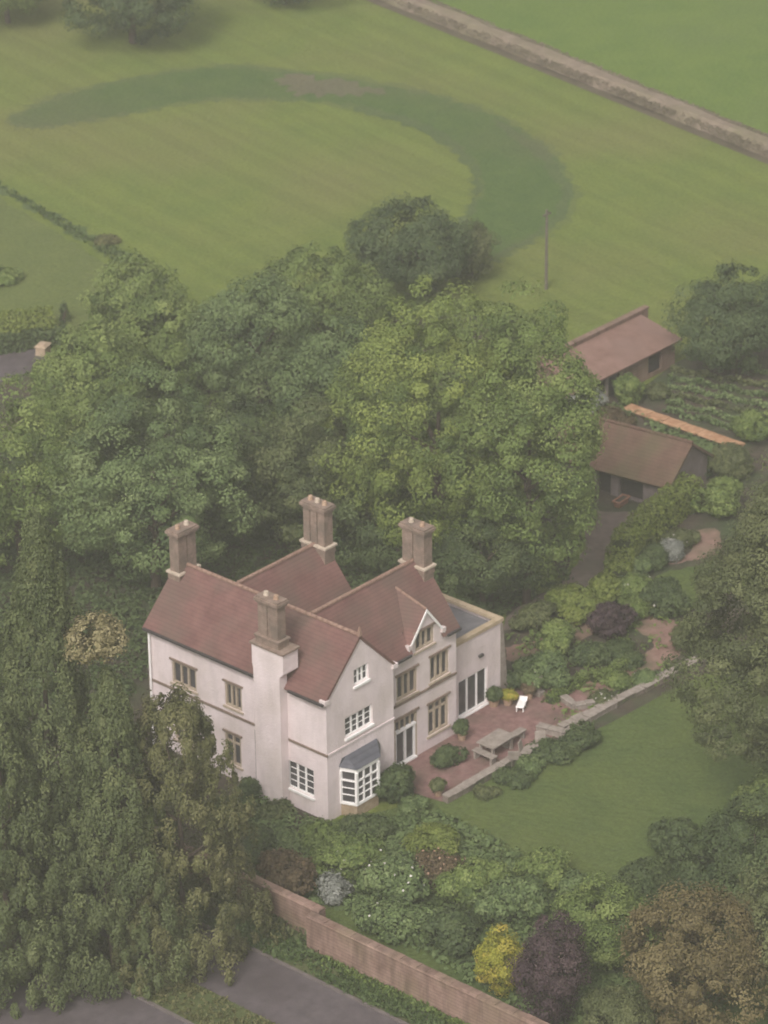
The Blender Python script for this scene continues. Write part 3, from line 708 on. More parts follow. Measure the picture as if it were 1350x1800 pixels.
mb = MB(); mb.box(DC-.05, DC+.05, YE-.11, YE-.085, 7.2, DA+.14)
mb = MB()
for sgn in (-1, 1):
    mb.prism([(DC+sgn*e, YE-.12, DA+.02-sd_*e-.10), (DC, YE-.12, DA+.02-.10), (DC, YE-.12, DA+.11), (DC+sgn*e, YE-.12, DA+.11-sd_*e)],
             [(DC+sgn*e, YE-.083, DA+.02-sd_*e-.10), (DC, YE-.083, DA+.02-.10), (DC, YE-.083, DA+.11), (DC+sgn*e, YE-.083, DA+.11-sd_*e)])
mb.build('bargeboard', M['white'], house)
# half-round ridge tiles
def ridge_line(a, b, parent, r=0.10):
    a = Vector(a); b = Vector(b); n = max(1, int((b-a).length/0.33)); mb = MB()
    for k in range(n): mb.tube(a+(b-a)*(k/n), a+(b-a)*((k+0.94)/n), r, r*0.93, 8)
    mb.build('ridge_tile', M['ridge'], parent)
ridge_line((WE/2, -.08, zo), (WE/2, Y1-.5, zo), ra); ridge_line((WE/2+.15, YB, zo), (X1-.55, YB, zo), rb)
ridge_line((WE/2+.15, YC, zo), (7.75, YC, zo), rc); ridge_line((DC, YE-.08, DA+.1), (DC-.12, 2.62, 8.24), rd, 0.07)
# valley gutter between the two rear ranges, eaves gutters
MB().box(WE/2+.6, 8.3, 5.05, 5.75, 6.2, 6.38).build('valley_gutter', M['lead'], house)
for a_, b_ in ((4.1, Y1), (-.06, 2.1)): MB().box(-o-.09, -o+.02, a_, b_, ZE-.20, ZE-.09).build('gutter', M['iron'], house)
MB().box(WE+.3, DC-e-.02, YE-ob-.09, YE-ob+.02, ZE2-.24, ZE2-.13).build('gutter', M['iron'], house)
MB().box(DC+e+.02, X1+.05, YE-ob-.09, YE-ob+.02, ZE2-.24, ZE2-.13).build('gutter', M['iron'], house)
# white kneeler stones at the feet of the front gable, stone verge on it
for q_ in ((-.20, .12, -.10, .25, ZE-.20, ZE+.02), (WE-.12, WE+.22, -.10, .25, ZE-.24, ZE-.02), (DC-DW-.22, DC-DW+.06, YE-.13, YE+.1, 5.98, 6.2), (DC+DW-.06, DC+DW+.22, YE-.13, YE+.1, 5.98, 6.2)):
    MB().box(*q_).build('kneeler', M['render_wall'], house)
MB().prism([(WE/2-.09,-.12,zo-.02),(WE/2+.09,-.12,zo-.02),(WE/2+.09,.06,zo-.02),(WE/2-.09,.06,zo-.02)],[(WE/2-.03,-.06,zo+.42),(WE/2+.03,-.06,zo+.42),(WE/2+.03,0,zo+.42),(WE/2-.03,0,zo+.42)]).build('finial', M['ridge'], house)
mb = MB()
for (x, y) in ((0.0, 11.28),): mb.tube((-.10, 11.2, -.4), (-.10, 11.2, 6.1), .05, .05, 8)
mb.build('downpipe', M['white'], house)
for y in (4.4,): MB().tube((-.09, y, -.3), (-.09, y, 3.3), .045, .045, 8).build('downpipe', M['iron'], house)
MB().tube((WE+.12, YE-.09, 0), (WE+.12, YE-.09, 5.7), .045, .045, 8).build('downpipe', M['render_wall'], house)

# chimneys
def chimney(x0, x1, y0, y1, zb, zt, shafts_along, nshaft, plinth=0.35, foot=None, npots=2, bs='capstone'):
    """brick stack of joined shafts on a stone base, with an oversailing cap and pots"""
    mb = MB(); p = 0.09
    if foot is not None: mb.box(x0-p*.6, x1+p*.6, y0-p*.6, y1+p*.6, foot, zb)
    mb.box(x0-p, x1+p, y0-p, y1+p, zb, zb+plinth)
    ln = (x1-x0) if shafts_along == 'x' else (y1-y0); sw = ln/nshaft; g = 0.05
    for k in range(nshaft):
        a = k*sw+(g if k else 0); b = (k+1)*sw-(g if k < nshaft-1 else 0)
        if shafts_along == 'x': mb.box(x0+a, x0+b, y0, y1, zb+plinth, zt-.34)
        else: mb.box(x0, x1, y0+a, y0+b, zb+plinth, zt-.34)
    mb.box(x0+.06, x1-.06, y0+.06, y1-.06, zb+plinth, zt-.34)
    ch = mb.build('chimney', M['brickstack'], house)
    MB().box(x0-.15, x1+.15, y0-.15, y1+.15, zb+plinth-.03, zb+plinth+.07).build('base_stone', M[bs], ch)
    MB().box(x0-.06, x1+.06, y0-.06, y1+.06, zt-.34, zt-.22).box(x0-.13, x1+.13, y0-.13, y1+.13, zt-.22, zt-.08).box(x0-.08, x1+.08, y0-.08, y1+.08, zt-.08, zt).build('cap', M['brickstack'], ch)
    for k in range(npots):
        f = (k+.5)/npots
        cx = x0+(x1-x0)*f if shafts_along == 'x' else (x0+x1)/2; cy = (y0+y1)/2 if shafts_along == 'x' else y0+(y1-y0)*f
        MB().tube((cx, cy, zt), (cx, cy, zt+.20), .13, .105, 10).build('chimney_pot', M['capstone' if k % 2 else 'pot'], ch)
    return ch
chimney(1.72, 2.90, 10.86, 11.44, 8.15, 10.72, 'x', 2, foot=7.3)
chimney(7.72, 8.30, 7.06, 8.42, 8.45, 10.95, 'y', 3, foot=7.2, npots=3)
chimney(9.52, 10.10, 2.38, 3.74, 8.20, 10.62, 'y', 2, foot=7.2)
chimney(-0.32, 0.22, 2.60, 3.82, 8.18, 10.62, 'y', 2, plinth=0.42, bs='brickstack')
# rendered chimney breast on the west wall
br = MB()
br.box(-.50, .0, 2.40, 4.04, -.6, 6.9)
br.prism([(-.5,2.40,6.9),(.1,2.40,6.9),(.1,4.04,6.9),(-.5,4.04,6.9)], [(-.5,2.15,7.15),(.5,2.15,7.15),(.5,4.10,7.15),(-.5,4.10,7.15)])
br.box(-.5, .5, 2.15, 4.10, 7.15, 8.15)
cb = br.build('chimney_breast', M['render_wall'], house)
MB().box(-.58, .58, 2.07, 4.18, 8.15, 8.24).build('shoulder_stone', M['brickstack'], cb)

# canted bay window
BA, BF = [(0.88, 0.0), (1.18, -.72), (2.66, -.72), (3.36, 0.0)], 0.72
def ringz(pts, z, grow=0.0):
    cx, cy = 2.05, 0.0
    return [(cx+(x-cx)*(1+grow), (y*(1+grow*1.6) if y < 0 else y+.01), z) for x, y in pts]
bay = MB().prism(ringz(BA, -.4), ringz(BA, .62)).build('bay_window', M['bayplinth'], house)
MB().prism(ringz(BA, .62, .04), ringz(BA, .74, .04)).build('sill', M['white'], bay)
MB().prism(ringz(BA, 2.36, .03), ringz(BA, 2.60, .03)).build('fascia', M['white'], bay)
MB().prism([(x*.95+.105, y*.94 if y < 0 else y+.012, .741) for x, y in BA], [(x*.95+.105, y*.94 if y < 0 else y+.012, 2.359) for x, y in BA]).build('glazing', M['glass'], bay)
fr = MB()
def post(a, b, f, wv=.05):
    x = a[0]+(b[0]-a[0])*f; y = a[1]+(b[1]-a[1])*f; fr.box(x-wv, x+wv, y-wv, y+wv, .74, 2.36)
for a, b, n in ((BA[0], BA[1], 1), (BA[1], BA[2], 3), (BA[2], BA[3], 1)):
    for k in range(n if b != BA[3] else n+1): post(a, b, k/n, .062 if k in (0, n) else .035)
    for zc in (1.86,):
        dx, dy = b[0]-a[0], b[1]-a[1]; ln = math.hypot(dx, dy); nx, ny = dy/ln*.035, -dx/ln*.035
        fr.prism([(a[0]+nx,a[1]+ny,zc),(b[0]+nx,b[1]+ny,zc),(b[0]-nx,b[1]-ny,zc),(a[0]-nx,a[1]-ny,zc)], [(a[0]+nx,a[1]+ny,zc+.08),(b[0]+nx,b[1]+ny,zc+.08),(b[0]-nx,b[1]-ny,zc+.08),(a[0]-nx,a[1]-ny,zc+.08)])
    for zc in (1.12, 1.48):
        fr.prism([(a[0]+nx*.7,a[1]+ny*.7,zc),(b[0]+nx*.7,b[1]+ny*.7,zc),(b[0]-nx,b[1]-ny,zc),(a[0]-nx,a[1]-ny,zc)], [(a[0]+nx*.7,a[1]+ny*.7,zc+.03),(b[0]+nx*.7,b[1]+ny*.7,zc+.03),(b[0]-nx,b[1]-ny,zc+.03),(a[0]-nx,a[1]-ny,zc+.03)])
fr.build('frame', M['white'], bay)
lowr = ringz(BA, 2.60, .10); topr = [(0.98, -.012, 2.98), (1.25, -.03, 2.98), (2.98, -.03, 2.98), (3.36, -.012, 2.98)]
lowr[0] = (lowr[0][0], -.012, 2.6); lowr[3] = (lowr[3][0]+.12, -.012, 2.6)
MB().prism(lowr, topr).build('roof', M['slate'], bay)

# flat roofed extension
ext = MB(); XA, XB, YX = X1+.02, 14.32, 1.62
fE = lambda u, v, d: (u, YX+d, v)
eh = (11.10, 13.25, 0.10, 2.10)
facade(ext, fE, XA, XB, -.5, 4.12, [eh])
ext.poly([(XB,YX,-.5),(XB,6.0,-.5),(XB,6.0,4.12),(XB,YX,4.12)]).poly([(XB,6,-.5),(XA,6,-.5),(XA,6,4.12),(XB,6,4.12)])
ex = ext.build('extension_wall', M['render_wall'], house)
MB().box(XA, XB-.02, YX+.3, 5.9, 3.78, 3.86).build('flat_roof', M['lead'], house)
MB().box(XA, XB+.10, YX-.06, YX+.26, 4.12, 4.30).box(XB-.20, XB+.10, YX+.262, 6.05, 4.12, 4.30).build('parapet_coping', M['coping'], house)
MB().prism([(XB-.1,YX-.02,-.5),(XB+.55,YX-.02,-.5),(XB+.55,YX+.55,-.5),(XB-.1,YX+.55,-.5)], [(XB-.1,YX-.02,4.0),(XB+.08,YX-.02,4.0),(XB+.08,YX+.55,4.0),(XB-.1,YX+.55,4.0)]).build('buttress', M['pale_stone'], house)
dd = MB(); t = .07
for a, b in ((eh[0], eh[0]+t), (eh[1]-t, eh[1]), (11.80-.04, 11.80+.04), (12.52-.04, 12.52+.04)): fb(dd, fE, a, b, eh[2]+t, eh[3]-t, .05, .16)
fb(dd, fE, eh[0], eh[1], eh[2], eh[2]+t, .05, .16); fb(dd, fE, eh[0], eh[1], eh[3]-t, eh[3], .05, .16)
pd = dd.build('patio_door', M['white'], house); pd['label'] = 'three pane glazed patio door of the flat roofed extension'
fb(g := MB(), fE, eh[0]+.01, eh[1]-.01, eh[2]+.01, eh[3]-.01, .12, .14); g.build('glazing', M['glass'], pd)
fb(g := MB(), fE, XA+.6, eh[1]+.15, eh[2]-.13, eh[2]-.003, -.12, .10); g.build('sill', M['white'], pd)
MB().box(12.55, 12.85, YX-.14, YX-.01, 2.86, 2.98).build('wall_lamp', M['iron'], house)

# ------------------------------------------------------------------ garden walls and terrace
gw = MB(); rr = random.Random(2); y = -60.0
segs = []
while y < 40:
    ln = rr.uniform(2.0, 3.4); segs.append((y, y+ln)); y += ln
for (a, b) in segs:
    base_h = 1.75 if a < -8 else (1.5 if a < -4 else 1.4)
    hh = base_h+rr.uniform(-.05, .05)
    x = -8.40 if a < -8 else -7.55
    gw.box(x-.20, x+.20, a+.0, b-.004, -.2, hh)
gwall = empty('garden_wall', (0, 0, 0), 'long weathered pink brick garden wall along the grass verge of the road', 'wall')
gw.build('brickwork', M['brick'], gwall)
gc = MB(); y = -60.0
for (a, b) in segs:
    base_h = 1.75 if a < -8 else (1.5 if a < -4 else 1.4); xo = -.70 if a < -8 else .15
    n = max(1, int((b-a)/.45))
    for k in range(n):
        s0 = a+(b-a)*k/n; s1 = a+(b-a)*(k+.97)/n; z0 = base_h+.052; dz = rr.uniform(.05, .10)
        gc.prism([(-7.96+xo,s0,z0),(-7.44+xo,s0,z0),(-7.44+xo,s1,z0),(-7.96+xo,s1,z0)], [(-7.88+xo,s0,z0+dz),(-7.52+xo,s0,z0+dz),(-7.52+xo,s1,z0+dz),(-7.88+xo,s1,z0+dz)])
gc.build('coping', M['brick'], gwall)

def stone_wall(name, pts, width, hgt, label, m, seed):
    root = empty(name, (*pts[0][:2], 0), label, 'wall'); r = random.Random(seed); mb = MB(); cp = MB(); o = pts[0]
    for a, b in zip(pts[:-1], pts[1:]):
        a = np.array(a[:2], float); b = np.array(b[:2], float); ln = np.linalg.norm(b-a); u = (b-a)/ln; v = np.array([-u[1], u[0]]); s = 0
        while s < ln:
            e_ = min(ln, s+r.uniform(.35, .8)); hw = width/2*(1+r.uniform(-.15, .15)); hh = hgt*(1+r.uniform(-.10, .10))
            q = lambda S, W, Z: (a[0]+u[0]*S+v[0]*W-o[0], a[1]+u[1]*S+v[1]*W-o[1], Z)
            mb.prism([q(s,-hw,-.2), q(e_-.01,-hw,-.2), q(e_-.01,hw,-.2), q(s,hw,-.2)], [q(s,-hw,hh), q(e_-.01,-hw,hh), q(e_-.01,hw,hh), q(s,hw,hh)])
            hw += .04
            cp.prism([q(s,-hw,hh+.001), q(e_-.02,-hw,hh+.001), q(e_-.02,hw,hh+.001), q(s,hw,hh+.001)], [q(s,-hw,hh+.06), q(e_-.02,-hw,hh+.06), q(e_-.02,hw,hh+.06), q(s,hw,hh+.06)])
            s = e_
    mb.build('stonework', m, root, bevel=.02); cp.build('coping', M['pale_stone'], root, bevel=.015)
    return root
stone_wall('terrace_wall', [(4.8,-2.95),(12.2,-3.12)], .36, .34, 'low rubble wall edging the brick patio in front of the house', M['rubble'], 3)
stone_wall('terrace_wall', [G(985,1285)[:2],G(1060,1250)[:2],G(1130,1215)[:2],G(1225,1165)[:2]], .42, .26, 'low stone wall between the flower garden and the lawn', M['rubble'], 4)
stone_wall('planter_wall', [G(945,1285)[:2],G(995,1298)[:2],G(1035,1268)[:2],G(1080,1243)[:2]], .34, .32, 'pale stone planter edge at the far corner of the patio', M['pale_stone'], 5)
stone_wall('planter_wall', [G(990,1232)[:2],G(1010,1248)[:2],G(1045,1242)[:2]], .30, .28, 'short pale stone planter edge beside the brick path', M['pale_stone'], 6)

# ------------------------------------------------------------------ garden furniture
def garden_table(P, lx, ly, rz, label):
    t = empty('garden_table', P, label, 'table', rz=rz)
    MB().box(-lx/2, lx/2, -ly/2, ly/2, .68, .75).build('tabletop', M['pale_stone'], t, bevel=.012)
    for sx in (-1, 1):
        for sy in (-1, 1):
            MB().box(sx*(lx/2-.16)-.06, sx*(lx/2-.16)+.06, sy*(ly/2-.16)-.06, sy*(ly/2-.16)+.06, .0, .68).build('leg', M['pale_stone'], t)
    MB().box(-lx/2+.1, lx/2-.1, -.03, .03, .55, .679).build('apron', M['pale_stone'], t)
    return t
def bench(P, ln, rz, label):
    t = empty('garden_bench', P, label, 'bench', rz=rz)
    MB().box(-ln/2, ln/2, -.2, .2, .40, .46).build('seat', M['pale_stone'], t, bevel=.01)
    for s in (-1, 1): MB().box(s*(ln/2-.15)-.06, s*(ln/2-.15)+.06, -.16, .16, 0, .40).build('leg', M['pale_stone'], t)
    return t
PZ = .04
tp = G(872,1322,PZ); garden_table((tp[0],tp[1],PZ), 1.7, 1.05, 0.02, 'pale stone garden table standing on the brick patio')
tp = G(903,1305,PZ); bench((tp[0],tp[1],PZ), 1.5, 0.02, 'pale bench on the far side of the garden table')
tp = G(852,1338,PZ); bench((tp[0],tp[1],PZ), 1.3, 1.57, 'pale bench on the near side of the garden table')
def garden_chair(P, rz, label, m='pale_stone'):
    t = empty('garden_chair', P, label, 'chair', 'chairs on the patio', rz)
    MB().box(-.25, .25, -.25, .25, .42, .47).build('seat', M[m], t, bevel=.01)
    MB().prism([(-.25,.22,.47),(.25,.22,.47),(.25,.26,.47),(-.25,.26,.47)], [(-.25,.32,.95),(.25,.32,.95),(.25,.36,.95),(-.25,.36,.95)]).build('backrest', M[m], t)
    for sx in (-1, 1):
        for sy in (-1, 1): MB().box(sx*.22-.025, sx*.22+.025, sy*.22-.025, sy*.22+.025, 0, .42).build('leg', M[m], t)
    return t
for k, (px, py, rz, lab) in enumerate(((925,1335,.4,'grey garden chair at the end of the patio nearest the planter wall'),(903,1345,2.2,'grey garden chair between the table and the low patio shrubs'),(950,1322,-.8,'grey garden chair turned away beside the planter edge'))):
    q = G(px, py, PZ); garden_chair((q[0], q[1], PZ), rz, lab)
q = G(916,1246,PZ)
lg = empty('sun_lounger', (q[0], q[1], PZ), 'small bright white sun lounger beside the flat roofed extension', 'sun lounger', rz=.5)
MB().box(-.45, .45, -.25, .25, .28, .36).build('seat', M['white'], lg, bevel=.03)
lg.scale = (.8, .8, .8)
MB().prism([(.45,-.25,.28),(.45,.25,.28),(.52,.25,.33),(.52,-.25,.33)], [(.72,-.25,.42),(.72,.25,.42),(.78,.25,.46),(.78,-.25,.46)]).build('backrest', M['white'], lg)
for sx in (-1, 1):
    for sy in (-1, 1): MB().box(sx*.38-.025, sx*.38+.025, sy*.2-.025, sy*.2+.025, 0, .28).build('leg', M['white'], lg)
def potted(px, py, r, lf, lab, seed, hgt=.7, potm='pot'):
    P = G(px, py, PZ); root = empty('potted_plant', (P[0], P[1], PZ), lab, 'potted plant', 'pots on the patio'); rng = np.random.default_rng(seed)
    MB().tube((0,0,0), (0,0,.38), r*.55, r*.8, 14).build('pot', M[potm], root)
    d = broad_crown(rng, r*1.3, r*1.3, .32, .35+hgt, .12, .16, 1.0, lobes=5); leaf_object('foliage', *d, L[lf], root, rng=rng)
potted(812,1300,.30,'dark','dark leaved plant in a clay pot at the right corner of the recessed front',31)
potted(868,1240,.38,'dark','dark plant in a clay pot below the patio door sill',32, .6)
potted(893,1238,.34,'yellow','yellow green plant in a clay pot beside the white lounger',33, .4)
potted(930,1228,.28,'reddish','reddish potted plant behind the white lounger',34, .5)
potted(770,1398,.30,'olive','olive potted plant at the near end of the patio wall',35, .5)
st = G(947,1222)
pl = empty('garden_statue', st, 'slim pale stone pillar standing by the dark shrubs beyond the patio', 'statue')
MB().box(-.22,.22,-.22,.22,0,.25).build('plinth', M['pale_stone'], pl, bevel=.02)
MB().tube((0,0,.25),(0,0,.95),.15,.11,10).tube((0,0,.95),(0,0,1.05),.2,.2,10).build('pillar', M['pale_stone'], pl)

# ------------------------------------------------------------------ outbuildings
def shed_a():
    O = G(1050,712); x0, x1 = O[0]-1.6, O[0]+7.2; y0, y1 = O[1], O[1]+2.7
    root = empty('brick_outbuilding', (x0, y0, 0), 'long low brick outbuilding with a sloping pink tiled roof beside the kitchen garden', 'building')
    LX, LY = x1-x0, y1-y0; f = lambda u, v, d: (u, d, v)
    w_ = MB(); zs, zt = 1.75, 2.28
    holes = [(1.5, 3.6, .0, 1.55), (6.3, 7.5, .25, 1.5)]
    facade(w_, f, 0, LX, -.2, zs, holes, depth=.25)
    w_.poly([(LX,0,-.2),(LX,LY,-.2),(LX,LY,zt),(LX,0,zs)]).poly([(0,0,-.2),(0,LY,-.2),(0,LY,zt),(0,0,zs)]).poly([(0,LY,-.2),(LX,LY,-.2),(LX,LY,zt),(0,LY,zt)])
    w_.build('wall', M['brick'], root)
    rf = MB().slab([(-.2,-.35,zs-.02),(LX+.25,-.35,zs-.02),(LX+.25,LY,zt+.12),(-.2,LY,zt+.12)], .12).build('roof', M['tile_pink'], root)
    MB().box(-.2, LX+.9, LY+.01, LY+.3, -.2, 2.60).build('rear_wall', M['brick'], root)
    MB().box(-.25, LX+.95, LY-.03, LY+.34, 2.602, 2.70).build('coping', M['brick'], root)
    MB().box(1.52,3.58,.16,.22,0,1.53).build('door', M['doorwood'], root)
    MB().box(2.42,2.58,-.02,.15,0,1.54).build('door_post', M['pale_stone'], root)
    MB().box(6.32,7.48,.12,.17,.27,1.48).build('window', M['doorwood'], root)
M['tile_pink'] = mat('pink_tile', (0.180,0.105,0.085), (0.255,0.160,0.132), 1.2, 0.9, detail=9, bump=0.02, bscale=8, c3=(0.20,0.13,0.11), scale3=0.4, f3=0.6)
add_courses(M['tile_pink'], 9.0, 1, 0.8, (0, .5, .87))
M['tile_brown'] = mat('brown_tile', (0.112,0.066,0.048), (0.160,0.100,0.075), 1.3, 0.9, detail=9, bump=0.03, bscale=8, c3=(0.10,0.10,0.05), scale3=0.5, f3=0.5)
add_courses(M['tile_brown'], 8.0, 1, 0.8)
shed_a()

def shed_b():
    ea, eb = G(1176,860,1.5), G(1015,817,1.5)               # eaves line
    u = (eb-ea)[:2]; ln = float(np.linalg.norm(u)); u /= ln; v = np.array([u[1], -u[0]])
    if v @ np.array([1., 0.]) < 0: v = -v
    rz = math.atan2(u[1], u[0])
    root = empty('tiled_outbuilding', (ea[0], ea[1], 0), 'low grey walled outbuilding with a big mossy brown tiled roof beside the drive', 'building')
    q = lambda s, t, z: (u[0]*s+v[0]*t, u[1]*s+v[1]*t, z)
    D = 5.0; zr = 3.25; ze = 1.5
    rf = MB()
    rf.slab([q(0,0,ze), q(ln+2,0,ze), q(ln+2,D/2,zr), q(0,D/2,zr)], .14); rf.slab([q(0,D,ze), q(ln+2,D,ze), q(ln+2,D/2,zr), q(0,D/2,zr)], .14)
    rr_ = rf.build('roof', M['tile_brown'], root)
    mb = MB(); a, b = Vector(q(0,D/2,zr)), Vector(q(ln+2,D/2,zr))
    for k in range(24): mb.tube(a+(b-a)*k/24, a+(b-a)*(k+.94)/24, .11, .10, 8)
    mb.build('ridge_tile', M['tile_brown'], rr_)
    w_ = MB(); fn = lambda s, z, d: q(s, .35+d, z)
    zz = ze+.35*(zr-ze)/(D/2)-.16
    holes = [(ln-1.9, ln-1.0, 0, 1.35), (ln-3.9, ln-2.4, .1, 1.2)]
    facade(w_, fn, .25, ln+1.8, -.2, zz, holes, depth=.4)
    w_.poly([q(.25,.35,-.2), q(.25,D-.35,-.2), q(.25,D-.35,zz), q(.25,D/2,zr-.2), q(.25,.35,zz)])
    w_.poly([q(.25,D-.35,-.2), q(ln+1.8,D-.35,-.2), q(ln+1.8,D-.35,zz), q(.25,D-.35,zz)])
    w_.build('wall', M['greywall'], root)
    MB().prism([fn(ln-1.88,0,.3), fn(ln-1.02,0,.3), fn(ln-1.02,0,.36), fn(ln-1.88,0,.36)], [fn(ln-1.88,1.33,.3), fn(ln-1.02,1.33,.3), fn(ln-1.02,1.33,.36), fn(ln-1.88,1.33,.36)]).build('door', M['doorwood'], root)
    MB().prism([fn(ln-3.88,.12,.3), fn(ln-2.42,.12,.3), fn(ln-2.42,.12,.36), fn(ln-3.88,.12,.36)], [fn(ln-3.88,1.18,.3), fn(ln-2.42,1.18,.3), fn(ln-2.42,1.18,.36), fn(ln-3.88,1.18,.36)]).build('shutter', M['doorwood'], root)
M['greywall'] = mat('grey_render', (0.13,0.105,0.10), (0.20,0.165,0.158), 1.8, 0.9, bump=0.02)
shed_b()
# terracotta trough by the outbuilding
q = G(1092,888)
tr = empty('planting_trough', q, 'orange terracotta trough standing by the dark doorway of the grey outbuilding', 'trough', rz=.1)
MB().prism([(-.42,-.15,0),(.42,-.15,0),(.42,.15,0),(-.42,.15,0)], [(-.5,-.2,.36),(.5,-.2,.36),(.5,.2,.36),(-.5,.2,.36)]).build('body', M['terracotta'], tr)
MB().box(-.54,.54,-.25,-.18,.34,.41).box(-.54,.54,.18,.25,.34,.41).box(-.54,-.47,-.18,.18,.34,.41).box(.47,.54,-.18,.18,.34,.41).build('rim', M['terracotta'], tr)
MB().box(-.46,.46,-.17,.17,.30,.362).build('soil', M['soil'], tr)
# orange topped wall edging the kitchen garden
a, b = G(1103,722), G(1303,792)
kr = empty('kitchen_garden_wall', (a[0], a[1], 0), 'low wall with bright orange tiled coping along the kitchen garden', 'wall')
dv = (b-a); ln = float(np.linalg.norm(dv[:2])); kr.rotation_euler = (0, 0, math.atan2(dv[1], dv[0]))
MB().box(0, ln, -.22, .22, 0, .24).build('brickwork', M['brick'], kr)
mb = MB(); rr = random.Random(9); n = int(ln/.4)
for k in range(n):
    s0 = k*ln/n; s1 = (k+.96)*ln/n; j = rr.uniform(0, .03)
    mb.prism([(s0,-.42,.242),(s1,-.42,.242),(s1,.42,.242),(s0,.42,.242)], [(s0,-.34,.32+j),(s1,-.34,.32+j),(s1,.34,.32+j),(s0,.34,.32+j)])
mb.build('coping', M['orange'], kr)
# far lane with its stone wall at the left edge
sheet('far_lane', [(-80,655),(0,618),(60,612),(88,622),(60,650),(0,672),(-80,700)], 0.03, M['road'], seed=17)
stone_wall('field_wall', [G(-60,622)[:2], G(0,616)[:2], G(68,606)[:2]], .35, .5, 'low brown stone wall beside the far lane at the left', M['rubble'], 7)
q = G(76,622)
gp_ = empty('gate_pillar', q, 'stubby orange brown stone gate pillar where the far lane meets the trees', 'gate pillar', rz=.4); gp_.scale = (.8, .8, .7)
MB().prism([(-.55,-.4,0),(.55,-.4,0),(.55,.4,0),(-.55,.4,0)], [(-.5,-.35,.8),(.5,-.35,.8),(.5,.35,.8),(-.5,.35,.8)]).build('pillar', M['bayplinth'], gp_)
MB().prism([(-.62,-.46,.801),(.62,-.46,.801),(.62,.46,.801),(-.62,.46,.801)], [(-.3,-.2,1.0),(.3,-.2,1.0),(.3,.2,1.0),(-.3,.2,1.0)]).build('cap', M['bayplinth'], gp_)
# telegraph pole in the field
q = G(960,508); up = empty('utility_pole', q, 'thin weathered wooden pole standing in the field behind the bright tree', 'pole')
MB().tube((0,0,-.3),(0,0,5.2),.11,.075,10).build('shaft', M['pole'], up)
MB().box(-.35,.35,-.05,.05,4.85,4.95).build('crossarm', M['pole'], up)

# ------------------------------------------------------------------ trees
W_ = 'trees of the wood behind the house'
F_ = 'trees in and beyond the field'
tree(235,75,-130,265,'oak','broadleaf_tree','dark spreading tree with a broad shadowed crown at the top of the field',group=F_,seed=101,lo=.0,leaf=.34,cl=.8)
tree(15,40,-110,180,'mid','broadleaf_tree','lighter green tree in the top corner beside the dark spreading tree',group=F_,seed=102,lo=.05,leaf=.34,cl=.75)
tree(500,6,-160,190,'oak','broadleaf_tree','dark tree cut off by the top edge above the grassy ring',group=F_,seed=103,lo=.05,leaf=.34,cl=.8)
tree(722,520,352,222,'oak','broadleaf_tree','round dark solitary tree standing at the rim of the mown ring',group=F_,seed=104,lo=.02,leaf=.30,cl=.7)
tree(828,492,392,95,'olive','broadleaf_tree','small grey green tree leaning out behind the round dark tree',group=F_,seed=105,lo=.02,leaf=.28,cl=.55,dens=.8)
tree(240,600,448,165,'mid','broadleaf_tree','pale green tree at the end of the straight field ditch',group=W_,seed=106,lo=.05,leaf=.30,cl=.6)
tree(560,600,436,240,'mid','broadleaf_tree','light green tree between the solitary dark tree and the wood',group=W_,seed=107,lo=.05,leaf=.30,cl=.7)
tree(285,690,520,185,'mid','broadleaf_tree','rounded mid green tree in front of the pale ditch tree',group=W_,seed=108,lo=.05,leaf=.30,cl=.65)
tree(455,730,478,240,'cool','broadleaf_tree','grey green tree with a lumpy crown in the middle of the wood',group=W_,seed=109,lo=.05,leaf=.30,cl=.7)
tree(165,770,572,210,'mid','broadleaf_tree','yellowish green tree beside the gate pillar of the far lane',group=W_,seed=110,lo=.05,leaf=.30,cl=.65)
tree(600,800,560,220,'cool','broadleaf_tree','shaded grey green tree left of the tall bright tree',group=W_,seed=111,lo=.05,leaf=.30,cl=.7)
tree(40,1010,655,330,'mid','broadleaf_tree','large mid green tree filling the left side above the conifers',group=W_,seed=112,lo=.04,leaf=.28,cl=.66)
tree(275,1040,640,345,'cool','broadleaf_tree','large cool green tree just behind the left end chimney',group=W_,seed=113,lo=.04,leaf=.28,cl=.66)
tree(430,960,690,200,'dark','broadleaf_tree','dim tree filling the gap behind the left and middle chimneys',group=W_,seed=114,lo=.04,leaf=.28,cl=.62)
tree(560,985,700,230,'brownish','broadleaf_tree','dark olive brown tree behind the tallest middle chimney',group=W_,seed=115,lo=.03,leaf=.28,cl=.62) if 'brownish' in L else tree(560,985,700,230,'olive_dark' if 'olive_dark' in L else 'conifer','broadleaf_tree','dark olive brown tree behind the tallest middle chimney',group=W_,seed=115,lo=.03,leaf=.28,cl=.62)
tree(770,1010,480,410,'bright','broadleaf_tree','tall bright yellow green tree towering behind the right end chimney',group=W_,seed=116,lo=.03,leaf=.28,cl=.68,lobes=17)
tree(924,1060,500,272,'mid','broadleaf_tree','tall mid green tree between the bright tree and the drive',group=W_,seed=117,lo=.02,leaf=.28,cl=.66)
tree(700,1000,790,260,'dark','broadleaf_tree','low dark tree under the tall bright tree',group=W_,seed=118,lo=.02,leaf=.26,cl=.55)
tree(1288,655,460,215,'oak','broadleaf_tree','rounded dark blue green tree behind the kitchen garden',group=F_,seed=119,lo=.02,leaf=.28,cl=.62)
tree(850,1075,880,200,'dark','broadleaf_tree','dark low tree beside the flat roofed extension',group=W_,seed=120,lo=.02,leaf=.24,cl=.5)
C_ = 'conifers in front of the house'
tree(105,1660,915,310,'conifer','conifer_tree','tallest dark green conifer at the left of the road',group=C_,style='cone',seed=130,leaf=.30,cl=.5)
